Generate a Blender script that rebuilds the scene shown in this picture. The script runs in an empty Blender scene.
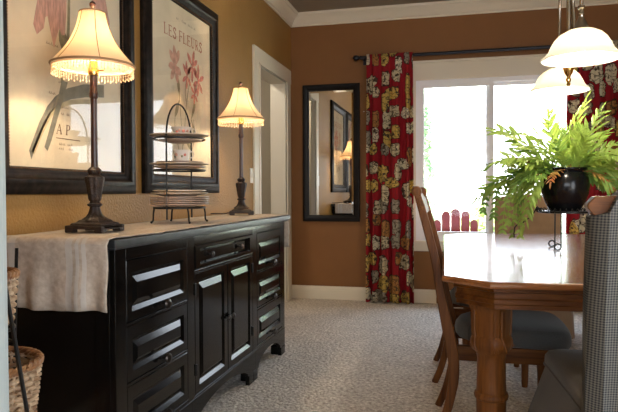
import bpy, bmesh, math, random
from mathutils import Vector, Matrix, Euler
random.seed(7)
S = bpy.context.scene
COL = S.collection
PI = math.pi
def R(a): return math.radians(a)

# ------------------------------------------------------------------ materials
MATS = {}
def nn(nt, t, **kw):
    n = nt.nodes.new(t)
    for k, v in kw.items(): setattr(n, k, v)
    return n
def base(name):
    m = bpy.data.materials.new(name); m.use_nodes = True
    nt = m.node_tree
    return m, nt, nt.nodes['Principled BSDF'], nt.nodes['Material Output']
def P(name, col, rough=.5, metal=0, var=.0, vscale=20, bump=0, bscale=80, coat=0, coat_r=.1, sheen=0, stretch=(1,1,1), spec=None, bdist=.002, detail=4, ior=None):
    """Principled surface with soft noise variation and bump."""
    m, nt, b, o = base(name)
    c = (*col, 1)
    b.inputs['Base Color'].default_value = c
    b.inputs['Roughness'].default_value = rough
    b.inputs['Metallic'].default_value = metal
    b.inputs['Coat Weight'].default_value = coat
    b.inputs['Coat Roughness'].default_value = coat_r
    b.inputs['Sheen Weight'].default_value = sheen
    if spec is not None: b.inputs['Specular IOR Level'].default_value = spec
    tc = nn(nt, 'ShaderNodeTexCoord'); mp = nn(nt, 'ShaderNodeMapping'); mp.inputs['Scale'].default_value = stretch
    nt.links.new(tc.outputs['Object'], mp.inputs[0])
    if var > 0:
        n = nn(nt, 'ShaderNodeTexNoise'); n.inputs['Scale'].default_value = vscale; n.inputs['Detail'].default_value = detail
        nt.links.new(mp.outputs[0], n.inputs['Vector'])
        r = nn(nt, 'ShaderNodeValToRGB')
        r.color_ramp.elements[0].position = .3; r.color_ramp.elements[1].position = .7
        r.color_ramp.elements[0].color = (*[max(0, x * (1 - var)) for x in col], 1)
        r.color_ramp.elements[1].color = (*[min(1, x * (1 + var)) for x in col], 1)
        nt.links.new(n.outputs['Fac'], r.inputs[0]); nt.links.new(r.outputs[0], b.inputs['Base Color'])
    if bump > 0:
        n2 = nn(nt, 'ShaderNodeTexNoise'); n2.inputs['Scale'].default_value = bscale; n2.inputs['Detail'].default_value = 3
        nt.links.new(mp.outputs[0], n2.inputs['Vector'])
        bp = nn(nt, 'ShaderNodeBump'); bp.inputs['Strength'].default_value = bump; bp.inputs['Distance'].default_value = bdist
        nt.links.new(n2.outputs['Fac'], bp.inputs['Height']); nt.links.new(bp.outputs[0], b.inputs['Normal'])
    if ior: b.inputs['IOR'].default_value = ior
    MATS[name] = m
    return m
def wood(name, c1, c2, axis='X', rough=.45, coat=.0, scale=1.0, coat_r=.12):
    m, nt, b, o = base(name)
    tc = nn(nt, 'ShaderNodeTexCoord'); mp = nn(nt, 'ShaderNodeMapping')
    mp.inputs['Scale'].default_value = {'X': (1.5, 18, 18), 'Y': (18, 1.5, 18), 'Z': (18, 18, 1.5)}[axis]
    n = nn(nt, 'ShaderNodeTexNoise'); n.inputs['Scale'].default_value = 2.2 * scale; n.inputs['Detail'].default_value = 6; n.inputs['Distortion'].default_value = .8
    w = nn(nt, 'ShaderNodeTexNoise'); w.inputs['Scale'].default_value = 9 * scale; w.inputs['Detail'].default_value = 2
    mx = nn(nt, 'ShaderNodeMath', operation='MULTIPLY_ADD'); mx.inputs[1].default_value = .35
    r = nn(nt, 'ShaderNodeValToRGB')
    r.color_ramp.elements[0].position = .38; r.color_ramp.elements[1].position = .95
    r.color_ramp.elements[0].color = (*c1, 1); r.color_ramp.elements[1].color = (*c2, 1)
    nt.links.new(tc.outputs['Object'], mp.inputs[0])
    nt.links.new(mp.outputs[0], n.inputs['Vector']); nt.links.new(mp.outputs[0], w.inputs['Vector'])
    nt.links.new(w.outputs['Fac'], mx.inputs[0]); nt.links.new(n.outputs['Fac'], mx.inputs[2])
    nt.links.new(mx.outputs[0], r.inputs[0]); nt.links.new(r.outputs[0], b.inputs['Base Color'])
    b.inputs['Roughness'].default_value = rough; b.inputs['Coat Weight'].default_value = coat; b.inputs['Coat Roughness'].default_value = coat_r
    if coat < .1: b.inputs['Specular IOR Level'].default_value = .22
    MATS[name] = m
    return m

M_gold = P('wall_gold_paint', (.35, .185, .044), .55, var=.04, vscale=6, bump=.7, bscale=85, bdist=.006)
M_brown = P('wall_brown', (.24, .098, .024), .65, var=.04, vscale=5, bump=.3, bscale=95, bdist=.003)  # far wall, browner and darker than the gold walls
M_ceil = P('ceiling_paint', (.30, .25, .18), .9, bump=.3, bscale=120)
M_trim = P('cream_trim_paint', (.80, .72, .57), .4)
M_jamb = P('white_jamb_paint', (.42, .48, .48), .4)
M_door = P('grey_cream_paint', (.62, .57, .48), .5)
M_hall = P('hall_paint', (.42, .39, .32), .8)
M_vinyl = P('white_vinyl', (.93, .93, .95), .35)
M_black = P('black_satin_lacquer', (.0035, .0032, .003), .13, var=.25, vscale=14, ior=1.33, bump=.05, bscale=60)
M_worn = P('black_worn_edge', (.02, .022, .024), .38, var=.5, vscale=30)
M_knob = P('dark_pewter', (.07, .06, .055), .3, 1, var=.3, vscale=40)
M_iron = P('black_iron', (.018, .017, .016), .4, .6, var=.3, vscale=60)
M_bronze = P('carved_dark_bronze', (.020, .008, .004), .5, .0, var=.6, vscale=45, bump=.8, bscale=110, bdist=.004)
M_pole = P('reddish_brown_pole', (.045, .013, .006), .35, 0, var=.35, vscale=25, coat=.1)
M_brass = P('polished_brass', (.80, .50, .16), .18, 1)
M_nickel = P('brushed_nickel', (.42, .38, .32), .25, 1)
M_cord = P('brown_cord', (.03, .018, .01), .5)
M_china = P('ivory_china', (.58, .46, .34), .3, var=.12, vscale=30, coat=.3)
M_china2 = P('grey_rose_china', (.40, .29, .23), .35, var=.2, vscale=40)
M_frame = P('dark_bronze_frame', (.011, .007, .005), .45, 0, var=.9, vscale=28, bump=.25, bscale=50, spec=.18)
M_bead = P('frame_bead_gilt', (.13, .075, .04), .35, .5, var=.4, vscale=60)
M_mframe = P('black_mirror_frame', (.007, .005, .0045), .4, spec=.2)
M_switch = P('switch_plastic', (.80, .76, .66), .35)
M_rod = P('navy_black_rod', (.012, .013, .02), .35, .3)
M_petal_a = P('petal_dusty_pink', (.64, .36, .26), .8, var=.25, vscale=30)
M_petal_b = P('petal_rose_red', (.66, .24, .18), .8, var=.35, vscale=30)
M_petal_c = P('petal_mauve', (.60, .34, .27), .8, var=.25, vscale=22, stretch=(1, 4, 1))
M_stem = P('stem_olive', (.30, .26, .15), .8, var=.25, vscale=30)
M_stem_g = P('stem_slate', (.21, .20, .155), .8, var=.3, vscale=14)
M_stem_l = P('stem_straw', (.48, .40, .24), .8, var=.3, vscale=14)
M_ink = P('brown_print_ink', (.20, .12, .075), .8)
M_inkr = P('faded_red_print_ink', (.44, .16, .10), .8)
M_paper = P('aged_cream_paper', (.76, .65, .47), .85, var=.10, vscale=5, bump=.05, bscale=40)
M_seat = P('slate_upholstery', (.062, .059, .054), .9, var=.18, vscale=240, sheen=.3, bump=.3, bscale=300)
M_scover = P('olive_grey_slipcover', (.05, .043, .033), .9, var=.15, vscale=200, sheen=.2, bump=.3, bscale=250)
M_tan = P('tan_slipcover', (.36, .225, .125), .9, var=.10, vscale=12, sheen=.2, bump=.2, bscale=120)
M_pot = P('black_glazed_pot', (.005, .005, .006), .2, spec=.3, var=.3, vscale=30)
M_soil = P('potting_soil', (.03, .02, .012), .95, bump=1, bscale=80)
M_red = P('red_painted_slats', (.20, .035, .045), .5, var=.12, vscale=14)
M_concrete = P('pale_patio_concrete', (.55, .53, .50), .9, var=.08, vscale=8)
M_lawn = P('lawn_grass', (.52, .55, .42), .95, var=.35, vscale=4, bump=.6, bscale=40)
M_trunk = P('tree_bark', (.16, .11, .07), .9, var=.3, vscale=12)
M_oak_x = wood('oak_grain_x', (.048, .013, .0025), (.18, .062, .011), 'X')
M_oak_y = wood('oak_grain_y', (.06, .017, .004), (.24, .088, .018), 'Y')
M_oak_z = wood('oak_grain_z', (.055, .0155, .004), (.22, .080, .017), 'Z')
M_top = wood('oak_tabletop', (.19, .06, .018), (.36, .145, .048), 'X', rough=.22, coat=.6, coat_r=.13, scale=.8)

def linen():
    m, nt, b, o = base('runner_linen')
    tc = nn(nt, 'ShaderNodeTexCoord'); sx = nn(nt, 'ShaderNodeSeparateXYZ'); nt.links.new(tc.outputs['UV'], sx.inputs[0])
    # woven border stripes run along the length (u is the cross position in metres)
    def band(lo, hi):
        a = nn(nt, 'ShaderNodeMath', operation='GREATER_THAN'); a.inputs[1].default_value = lo
        c = nn(nt, 'ShaderNodeMath', operation='LESS_THAN'); c.inputs[1].default_value = hi
        d = nn(nt, 'ShaderNodeMath', operation='MULTIPLY')
        nt.links.new(sx.outputs[0], a.inputs[0]); nt.links.new(sx.outputs[0], c.inputs[0])
        nt.links.new(a.outputs[0], d.inputs[0]); nt.links.new(c.outputs[0], d.inputs[1]); return d
    s = None
    for lo, hi in ((.035, .055), (.065, .095), (.285, .31), (.322, .335), (.345, .36)):
        d = band(lo, hi)
        if s is None: s = d
        else:
            e = nn(nt, 'ShaderNodeMath', operation='ADD'); nt.links.new(s.outputs[0], e.inputs[0]); nt.links.new(d.outputs[0], e.inputs[1]); s = e
    n = nn(nt, 'ShaderNodeTexNoise'); n.inputs['Scale'].default_value = 55; n.inputs['Detail'].default_value = 5
    nt.links.new(tc.outputs['Object'], n.inputs['Vector'])
    r = nn(nt, 'ShaderNodeValToRGB'); r.color_ramp.elements[0].color = (.38, .31, .25, 1); r.color_ramp.elements[1].color = (.52, .44, .36, 1)
    r.color_ramp.elements[0].position = .3; r.color_ramp.elements[1].position = .7
    nt.links.new(n.outputs['Fac'], r.inputs[0])
    mx = nn(nt, 'ShaderNodeMixRGB'); mx.inputs[2].default_value = (.50, .47, .43, 1)
    mul = nn(nt, 'ShaderNodeMath', operation='MULTIPLY'); mul.inputs[1].default_value = .75
    nt.links.new(s.outputs[0], mul.inputs[0]); nt.links.new(mul.outputs[0], mx.inputs[0]); nt.links.new(r.outputs[0], mx.inputs[1])
    nt.links.new(mx.outputs[0], b.inputs['Base Color']); b.inputs['Roughness'].default_value = .9
    bp = nn(nt, 'ShaderNodeBump'); bp.inputs['Strength'].default_value = .5; bp.inputs['Distance'].default_value = .006
    n2 = nn(nt, 'ShaderNodeTexNoise'); n2.inputs['Scale'].default_value = 22; n2.inputs['Detail'].default_value = 3
    nt.links.new(tc.outputs['Object'], n2.inputs['Vector']); nt.links.new(n2.outputs['Fac'], bp.inputs['Height']); nt.links.new(bp.outputs[0], b.inputs['Normal'])
    return m
M_linen = linen()

def carpet():
    m, nt, b, o = base('beige_loop_carpet')
    tc = nn(nt, 'ShaderNodeTexCoord')
    n = nn(nt, 'ShaderNodeTexNoise'); n.inputs['Scale'].default_value = 50; n.inputs['Detail'].default_value = 5; n.inputs['Roughness'].default_value = .65
    n3 = nn(nt, 'ShaderNodeTexNoise'); n3.inputs['Scale'].default_value = 7; n3.inputs['Detail'].default_value = 2
    v = nn(nt, 'ShaderNodeTexVoronoi'); v.inputs['Scale'].default_value = 58
    for x in (n, n3, v): nt.links.new(tc.outputs['Object'], x.inputs['Vector'])
    r = nn(nt, 'ShaderNodeValToRGB'); r.color_ramp.elements[0].position = .36; r.color_ramp.elements[1].position = .66
    r.color_ramp.elements[0].color = (.46, .385, .315, 1); r.color_ramp.elements[1].color = (1.0, .93, .83, 1)
    nt.links.new(n.outputs['Fac'], r.inputs[0])
    mx = nn(nt, 'ShaderNodeMixRGB', blend_type='MULTIPLY'); mx.inputs[0].default_value = .35
    r2 = nn(nt, 'ShaderNodeValToRGB'); r2.color_ramp.elements[0].color = (.7, .7, .7, 1); r2.color_ramp.elements[0].position = .35; r2.color_ramp.elements[1].position = .65
    nt.links.new(n3.outputs['Fac'], r2.inputs[0]); nt.links.new(r.outputs[0], mx.inputs[1]); nt.links.new(r2.outputs[0], mx.inputs[2])
    nt.links.new(mx.outputs[0], b.inputs['Base Color']); b.inputs['Roughness'].default_value = 1; b.inputs['Specular IOR Level'].default_value = .1
    ad = nn(nt, 'ShaderNodeMath', operation='SUBTRACT'); nt.links.new(n.outputs['Fac'], ad.inputs[0]); nt.links.new(v.outputs['Distance'], ad.inputs[1])
    bp = nn(nt, 'ShaderNodeBump'); bp.inputs['Strength'].default_value = .9; bp.inputs['Distance'].default_value = .014
    nt.links.new(ad.outputs[0], bp.inputs['Height']); nt.links.new(bp.outputs[0], b.inputs['Normal'])
    return m
M_carpet = carpet()

def curtain_mat():
    """Red cotton printed with rows of small cream, ochre and grey still-life motifs (UV in metres)."""
    m, nt, b, o = base('red_printed_curtain')
    L = nt.links
    uv = nn(nt, 'ShaderNodeTexCoord')
    mp = nn(nt, 'ShaderNodeMapping'); mp.inputs['Scale'].default_value = (5.5, 5.9, 1); L.new(uv.outputs['UV'], mp.inputs[0])
    v = nn(nt, 'ShaderNodeTexVoronoi', voronoi_dimensions='2D', feature='F1'); v.inputs['Scale'].default_value = 1; v.inputs['Randomness'].default_value = .72
    L.new(mp.outputs[0], v.inputs['Vector'])
    sub = nn(nt, 'ShaderNodeVectorMath', operation='SUBTRACT'); L.new(mp.outputs[0], sub.inputs[0]); L.new(v.outputs['Position'], sub.inputs[1])
    # per-motif squash so that some are tall jars and some wide baskets
    cs = nn(nt, 'ShaderNodeSeparateColor'); L.new(v.outputs['Color'], cs.inputs[0])
    sp = nn(nt, 'ShaderNodeSeparateXYZ'); L.new(sub.outputs[0], sp.inputs[0])
    ns = nn(nt, 'ShaderNodeTexNoise', noise_dimensions='2D'); ns.inputs['Scale'].default_value = 3.2; ns.inputs['Detail'].default_value = 2; L.new(mp.outputs[0], ns.inputs['Vector'])
    def mth(op, a, c=None, d=None):
        n = nn(nt, 'ShaderNodeMath', operation=op)
        for i, x in enumerate((a, c, d)):
            if x is None: continue
            if isinstance(x, (int, float)): n.inputs[i].default_value = x
            else: L.new(x, n.inputs[i])
        return n.outputs[0]
    ax = mth('MULTIPLY_ADD', cs.outputs[0], .8, .66)      # width squash
    ay = mth('MULTIPLY_ADD', cs.outputs[1], .7, .66)
    lx = mth('POWER', mth('ABSOLUTE', mth('MULTIPLY', sp.outputs[0], ax)), 3.4)
    ly = mth('POWER', mth('ABSOLUTE', mth('MULTIPLY', sp.outputs[1], ay)), 3.4)
    d = mth('POWER', mth('ADD', lx, ly), 1 / 3.4)
    d = mth('ADD', d, mth('MULTIPLY', mth('SUBTRACT', ns.outputs['Fac'], .5), .30))
    mask = mth('LESS_THAN', d, .435)
    inner = mth('LESS_THAN', d, .385)
    # stacked bands / outlines inside a motif
    yy = mth('MULTIPLY_ADD', sp.outputs[1], 24, mth('MULTIPLY', ns.outputs['Fac'], 16))
    bands = mth('GREATER_THAN', mth('SINE', yy), .72)
    n2 = nn(nt, 'ShaderNodeTexNoise', noise_dimensions='2D'); n2.inputs['Scale'].default_value = 3.6; n2.inputs['Detail'].default_value = 2; L.new(mp.outputs[0], n2.inputs['Vector'])
    dark2 = mth('LESS_THAN', n2.outputs['Fac'], .375)
    detail = mth('MAXIMUM', mth('MULTIPLY', bands, .75), dark2)
    r = nn(nt, 'ShaderNodeValToRGB'); cr = r.color_ramp; cr.interpolation = 'CONSTANT'
    cols = [(0, (.74, .64, .42)), (.30, (.74, .52, .13)), (.50, (.42, .37, .28)), (.64, (.80, .72, .54)), (.86, (.52, .24, .07))]
    cr.elements[0].position = 0; cr.elements[0].color = (*cols[0][1], 1); cr.elements[1].position = cols[1][0]; cr.elements[1].color = (*cols[1][1], 1)
    for p, c in cols[2:]:
        e = cr.elements.new(p); e.color = (*c, 1)
    L.new(cs.outputs[2], r.inputs[0])
    def mix(f, a, c):
        n = nn(nt, 'ShaderNodeMixRGB')
        for i, x in enumerate((f, a, c)):
            if isinstance(x, tuple): n.inputs[i].default_value = (*x, 1)
            elif isinstance(x, float): n.inputs[i].default_value = x
            else: L.new(x, n.inputs[i])
        return n.outputs[0]
    motif = mix(detail, r.outputs[0], (.09, .06, .035))
    motif = mix(inner, (.075, .03, .02), motif)
    col = mix(mask, (.40, .010, .021), motif)
    L.new(col, b.inputs['Base Color']); b.inputs['Roughness'].default_value = .85
    tr = nn(nt, 'ShaderNodeBsdfTranslucent'); L.new(col, tr.inputs['Color'])
    ms = nn(nt, 'ShaderNodeMixShader'); ms.inputs[0].default_value = .32
    L.new(b.outputs[0], ms.inputs[1]); L.new(tr.outputs[0], ms.inputs[2]); L.new(ms.outputs[0], o.inputs[0])
    return m
M_curtain = curtain_mat()

def translucent(name, col, f, rough=.8, var=None):
    m, nt, b, o = base(name)
    b.inputs['Base Color'].default_value = (*col, 1); b.inputs['Roughness'].default_value = rough
    tr = nn(nt, 'ShaderNodeBsdfTranslucent'); tr.inputs['Color'].default_value = (*col, 1)
    if var:
        tc = nn(nt, 'ShaderNodeTexCoord'); n = nn(nt, 'ShaderNodeTexNoise'); n.inputs['Scale'].default_value = var[0]
        nt.links.new(tc.outputs['Object'], n.inputs['Vector'])
        r = nn(nt, 'ShaderNodeValToRGB'); r.color_ramp.elements[0].color = (*var[1], 1); r.color_ramp.elements[1].color = (*col, 1)
        r.color_ramp.elements[0].position = .35; r.color_ramp.elements[1].position = .65
        nt.links.new(n.outputs['Fac'], r.inputs[0]); nt.links.new(r.outputs[0], b.inputs['Base Color']); nt.links.new(r.outputs[0], tr.inputs['Color'])
    ms = nn(nt, 'ShaderNodeMixShader'); ms.inputs[0].default_value = f
    nt.links.new(b.outputs[0], ms.inputs[1]); nt.links.new(tr.outputs[0], ms.inputs[2]); nt.links.new(ms.outputs[0], o.inputs[0])
    return m
M_shade = translucent('cream_silk_shade', (.84, .73, .57), .52)
M_shadetrim = P('shade_trim_tan', (.36, .23, .12), .7)
M_fringe = translucent('bead_fringe_cream', (.85, .68, .48), .4)
M_frost = translucent('alabaster_glass', (.96, .94, .88), .6, .25)
M_leaf_a = translucent('fern_bright', (.40, .54, .11), .45, .5, (9, (.27, .42, .08)))
M_leaf_b = translucent('fern_mid', (.24, .40, .08), .45, .5, (9, (.14, .27, .055)))
M_leaf_c = translucent('fern_autumn', (.48, .30, .08), .4, .5, (9, (.50, .14, .05)))
M_tree_a = translucent('tree_foliage', (.42, .54, .36), .3, .7, (2, (.28, .42, .25)))
M_tree_b = translucent('shrub_foliage', (.48, .56, .26), .3, .7, (2, (.34, .46, .18)))

def emit(name, col, s):
    m, nt, b, o = base(name)
    b.inputs['Base Color'].default_value = (*col, 1); b.inputs['Emission Color'].default_value = (*col, 1); b.inputs['Emission Strength'].default_value = s
    return m
M_bulb = emit('lit_bulb', (1, .82, .55), 12)

def glass(name, ior=1.5, rough=0.0, gain=1.0):
    m, nt, b, o = base(name)
    tr = nn(nt, 'ShaderNodeBsdfTransparent'); gl = nn(nt, 'ShaderNodeBsdfGlossy'); gl.inputs['Roughness'].default_value = rough
    gm = nn(nt, 'ShaderNodeNewGeometry'); dt = nn(nt, 'ShaderNodeVectorMath', operation='DOT_PRODUCT')
    nt.links.new(gm.outputs['Incoming'], dt.inputs[0]); nt.links.new(gm.outputs['Normal'], dt.inputs[1])
    def mth(op, a, b_=None, c=None):
        n = nn(nt, 'ShaderNodeMath', operation=op)
        for i, x in enumerate((a, b_, c)):
            if x is None: continue
            if isinstance(x, (int, float)): n.inputs[i].default_value = x
            else: nt.links.new(x, n.inputs[i])
        return n.outputs[0]
    q = mth('POWER', mth('SUBTRACT', 1, mth('ABSOLUTE', dt.outputs['Value'])), 5)
    ml = mth('MULTIPLY', mth('MULTIPLY_ADD', q, .96, .04), gain)
    ms = nn(nt, 'ShaderNodeMixShader')
    nt.links.new(ml, ms.inputs[0]); nt.links.new(tr.outputs[0], ms.inputs[1]); nt.links.new(gl.outputs[0], ms.inputs[2]); nt.links.new(ms.outputs[0], o.inputs[0])
    return m
M_glass = glass('picture_glass', 1.5, 0, 1.15)
M_pane = glass('window_glass', 1.5, 0, .5)
M_mirror = P('silvered_mirror', (.86, .86, .83), .01, 1)

def gingham():
    m, nt, b, o = base('grey_blue_gingham')
    tc = nn(nt, 'ShaderNodeTexCoord'); sx = nn(nt, 'ShaderNodeSeparateXYZ'); nt.links.new(tc.outputs['UV'], sx.inputs[0])
    outs = []
    for i in (0, 1):
        ml = nn(nt, 'ShaderNodeMath', operation='MULTIPLY'); ml.inputs[1].default_value = 2 * PI / .0062
        sn = nn(nt, 'ShaderNodeMath', operation='SINE'); gt = nn(nt, 'ShaderNodeMath', operation='GREATER_THAN'); gt.inputs[1].default_value = 0
        nt.links.new(sx.outputs[i], ml.inputs[0]); nt.links.new(ml.outputs[0], sn.inputs[0]); nt.links.new(sn.outputs[0], gt.inputs[0]); outs.append(gt)
    ad = nn(nt, 'ShaderNodeMath', operation='ADD'); nt.links.new(outs[0].outputs[0], ad.inputs[0]); nt.links.new(outs[1].outputs[0], ad.inputs[1])
    dv = nn(nt, 'ShaderNodeMath', operation='MULTIPLY'); dv.inputs[1].default_value = .5; nt.links.new(ad.outputs[0], dv.inputs[0])
    r = nn(nt, 'ShaderNodeValToRGB'); r.color_ramp.elements[0].color = (.15, .145, .125, 1); r.color_ramp.elements[1].color = (.015, .018, .024, 1)
    nt.links.new(dv.outputs[0], r.inputs[0]); nt.links.new(r.outputs[0], b.inputs['Base Color']); b.inputs['Roughness'].default_value = .9
    return m
M_ging = gingham()

def wicker(name, c1, c2):
    m, nt, b, o = base(name)
    tc = nn(nt, 'ShaderNodeTexCoord'); n = nn(nt, 'ShaderNodeTexNoise'); n.inputs['Scale'].default_value = 35; n.inputs['Detail'].default_value = 3
    nt.links.new(tc.outputs['Object'], n.inputs['Vector'])
    r = nn(nt, 'ShaderNodeValToRGB'); r.color_ramp.elements[0].position = .35; r.color_ramp.elements[1].position = .68
    r.color_ramp.elements[0].color = (*c1, 1); r.color_ramp.elements[1].color = (*c2, 1)
    nt.links.new(n.outputs['Fac'], r.inputs[0]); nt.links.new(r.outputs[0], b.inputs['Base Color']); b.inputs['Roughness'].default_value = .5
    return m
M_wick = wicker('wicker_honey', (.26, .15, .08), (.62, .47, .31))
M_wickr = wicker('wicker_rim_brown', (.16, .06, .022), (.36, .18, .075))

# ------------------------------------------------------------------ mesh builder
class MB:
    def __init__(s): s.v = []; s.f = []; s.uv = None
    def add(s, vs, fs):
        b = len(s.v); s.v += [Vector(v) for v in vs]; s.f += [tuple(i + b for i in f) for f in fs]; return s
    def box(s, x0, y0, z0, x1, y1, z1):
        x0, x1 = sorted((x0, x1)); y0, y1 = sorted((y0, y1)); z0, z1 = sorted((z0, z1))
        vs = [(x, y, z) for x in (x0, x1) for y in (y0, y1) for z in (z0, z1)]
        return s.add(vs, [(0, 1, 3, 2), (4, 6, 7, 5), (0, 4, 5, 1), (2, 3, 7, 6), (0, 2, 6, 4), (1, 5, 7, 3)])
    def prism(s, poly, axis, a, b):
        """poly: 2D list in the two other axes (x: (y,z), y: (x,z), z: (x,y)), extruded from a to b."""
        n = len(poly)
        def mk(p, t): return {'x': (t, p[0], p[1]), 'y': (p[0], t, p[1]), 'z': (p[0], p[1], t)}[axis]
        vs = [mk(p, a) for p in poly] + [mk(p, b) for p in poly]
        fs = [tuple(range(n))[::-1], tuple(range(n, 2 * n))] + [(i, (i + 1) % n, n + (i + 1) % n, n + i) for i in range(n)]
        return s.add(vs, fs)
    def lathe(s, prof, c=(0, 0, 0), seg=24, cap=True, close=False, sx=1, sy=1, rot=0, lobes=0, amp=0):
        vs, fs = [], []
        for r, z in prof:
            for k in range(seg):
                a = 2 * PI * k / seg + rot
                q = r * (1 + (amp * math.cos(lobes * a) if lobes else 0))
                vs.append((c[0] + q * math.cos(a) * sx, c[1] + q * math.sin(a) * sy, c[2] + z))
        n = len(prof)
        for i in range(n - 1 + (1 if close else 0)):
            for k in range(seg):
                a, b = i * seg + k, i * seg + (k + 1) % seg
                i2 = (i + 1) % n
                fs.append((a, b, i2 * seg + (k + 1) % seg, i2 * seg + k))
        if cap and not close:
            fs.append(tuple(range(seg))[::-1]); fs.append(tuple(range((n - 1) * seg, n * seg)))
        return s.add(vs, fs)
    def tube(s, pts, r, seg=8, closed=False, flat=1.0):
        pts = [Vector(p) for p in pts]; n = len(pts)
        rs = r if isinstance(r, (list, tuple)) else [r] * n
        vs, fs = [], []; up = None
        for i in range(n):
            a = pts[(i - 1) % n] if (closed or i > 0) else pts[i]; b = pts[(i + 1) % n] if (closed or i < n - 1) else pts[i]
            t = (b - a); t = t.normalized() if t.length > 1e-9 else Vector((0, 0, 1))
            if up is None:
                up = Vector((0, 0, 1)) if abs(t.z) < .9 else Vector((1, 0, 0))
            u = (up - t * up.dot(t)); u = u.normalized() if u.length > 1e-6 else t.orthogonal().normalized()
            w = t.cross(u); up = u
            for k in range(seg):
                q = 2 * PI * k / seg
                vs.append(pts[i] + u * math.cos(q) * rs[i] + w * math.sin(q) * rs[i] * flat)
        m = n if closed else n - 1
        for i in range(m):
            for k in range(seg):
                j = (i + 1) % n
                fs.append((i * seg + k, i * seg + (k + 1) % seg, j * seg + (k + 1) % seg, j * seg + k))
        if not closed:
            fs.append(tuple(range(seg))[::-1]); fs.append(tuple(range((n - 1) * seg, n * seg)))
        return s.add(vs, fs)
    def bar(s, pts, w, h, wax=(0, 1, 0)):
        """rectangular bar swept along pts: h across in the sweep plane, w along wax."""
        pts = [Vector(p) for p in pts]; n = len(pts); wv = Vector(wax).normalized(); vs, fs = [], []
        ws = w if isinstance(w, (list, tuple)) else [w] * n; hs = h if isinstance(h, (list, tuple)) else [h] * n
        for i in range(n):
            t = (pts[min(i + 1, n - 1)] - pts[max(i - 1, 0)]).normalized(); u = t.cross(wv).normalized()
            for a, b in ((1, 1), (-1, 1), (-1, -1), (1, -1)):
                vs.append(pts[i] + u * a * hs[i] / 2 + wv * b * ws[i] / 2)
        for i in range(n - 1):
            for k in range(4): fs.append((i * 4 + k, i * 4 + (k + 1) % 4, (i + 1) * 4 + (k + 1) % 4, (i + 1) * 4 + k))
        fs.append((3, 2, 1, 0)); fs.append(tuple(range((n - 1) * 4, n * 4)))
        return s.add(vs, fs)
    def sphere(s, c, r, seg=10, rings=6, sz=1):
        prof = [(max(1e-4, r * math.sin(PI * i / rings)), -r * sz * math.cos(PI * i / rings)) for i in range(rings + 1)]
        return s.lathe(prof, c, seg)
    def build(s, name, mat, parent=None, smooth=False, bevel=0, off=None, bseg=2, mat4=None, solid=0, subsurf=0, uvs=None):
        me = bpy.data.meshes.new(name)
        vs = s.v
        if off is not None: vs = [v - Vector(off) for v in vs]
        if mat4 is not None: vs = [mat4 @ v for v in vs]
        me.from_pydata([tuple(v) for v in vs], [], s.f)
        bm = bmesh.new(); bm.from_mesh(me)
        if uvs is not None:
            bm.verts.ensure_lookup_table(); l = bm.loops.layers.uv.new('UVMap')
            for f in bm.faces:
                for lp in f.loops: lp[l].uv = uvs[lp.vert.index]
        else:
            bmesh.ops.recalc_face_normals(bm, faces=bm.faces)
        if smooth:
            for f in bm.faces: f.smooth = True
            for e in bm.edges:
                if len(e.link_faces) == 2 and e.calc_face_angle(0) > R(38): e.smooth = False
        bm.to_mesh(me); bm.free()
        if mat: me.materials.append(mat)
        o = bpy.data.objects.new(name, me); COL.objects.link(o)
        if parent: o.parent = parent
        if solid:
            m = o.modifiers.new('thickness', 'SOLIDIFY'); m.thickness = solid; m.offset = 0
        if bevel:
            m = o.modifiers.new('bevel', 'BEVEL'); m.width = bevel; m.segments = bseg; m.limit_method = 'ANGLE'; m.angle_limit = R(35)
            for p in me.polygons: p.use_smooth = True
            w = o.modifiers.new('wn', 'WEIGHTED_NORMAL'); w.keep_sharp = False
        if subsurf:
            m = o.modifiers.new('sub', 'SUBSURF'); m.levels = subsurf; m.render_levels = subsurf
        return o
def tag(o, label, cat, group=None, kind=None):
    o['label'] = label; o['category'] = cat
    if group: o['group'] = group
    if kind: o['kind'] = kind
    return o
def thing(name, label, cat, loc=(0, 0, 0), rz=0, group=None):
    o = bpy.data.objects.new(name, None); COL.objects.link(o); o.empty_display_size = .1
    o.location = loc; o.rotation_euler = (0, 0, rz)
    return tag(o, label, cat, group)
def struct(o): o['kind'] = 'structure'; return o
def copy_tree(o, parent=None):
    c = o.copy(); COL.objects.link(c)
    if parent: c.parent = parent
    for ch in [x for x in list(o.children)]: copy_tree(ch, c)
    return c
def arc(cx, cy, r, a0, a1, n): return [(cx + r * math.cos(R(a0 + (a1 - a0) * i / n)), cy + r * math.sin(R(a0 + (a1 - a0) * i / n))) for i in range(n + 1)]
def catmull(pts, n=6):
    pts = [Vector(p) for p in pts]; out = []
    for i in range(len(pts) - 1):
        p0 = pts[max(i - 1, 0)]; p1 = pts[i]; p2 = pts[i + 1]; p3 = pts[min(i + 2, len(pts) - 1)]
        for k in range(n):
            t = k / n
            out.append(.5 * ((2 * p1) + (p2 - p0) * t + (2 * p0 - 5 * p1 + 4 * p2 - p3) * t * t + (3 * p1 - p0 - 3 * p2 + p3) * t ** 3))
    return out + [pts[-1]]

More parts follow.
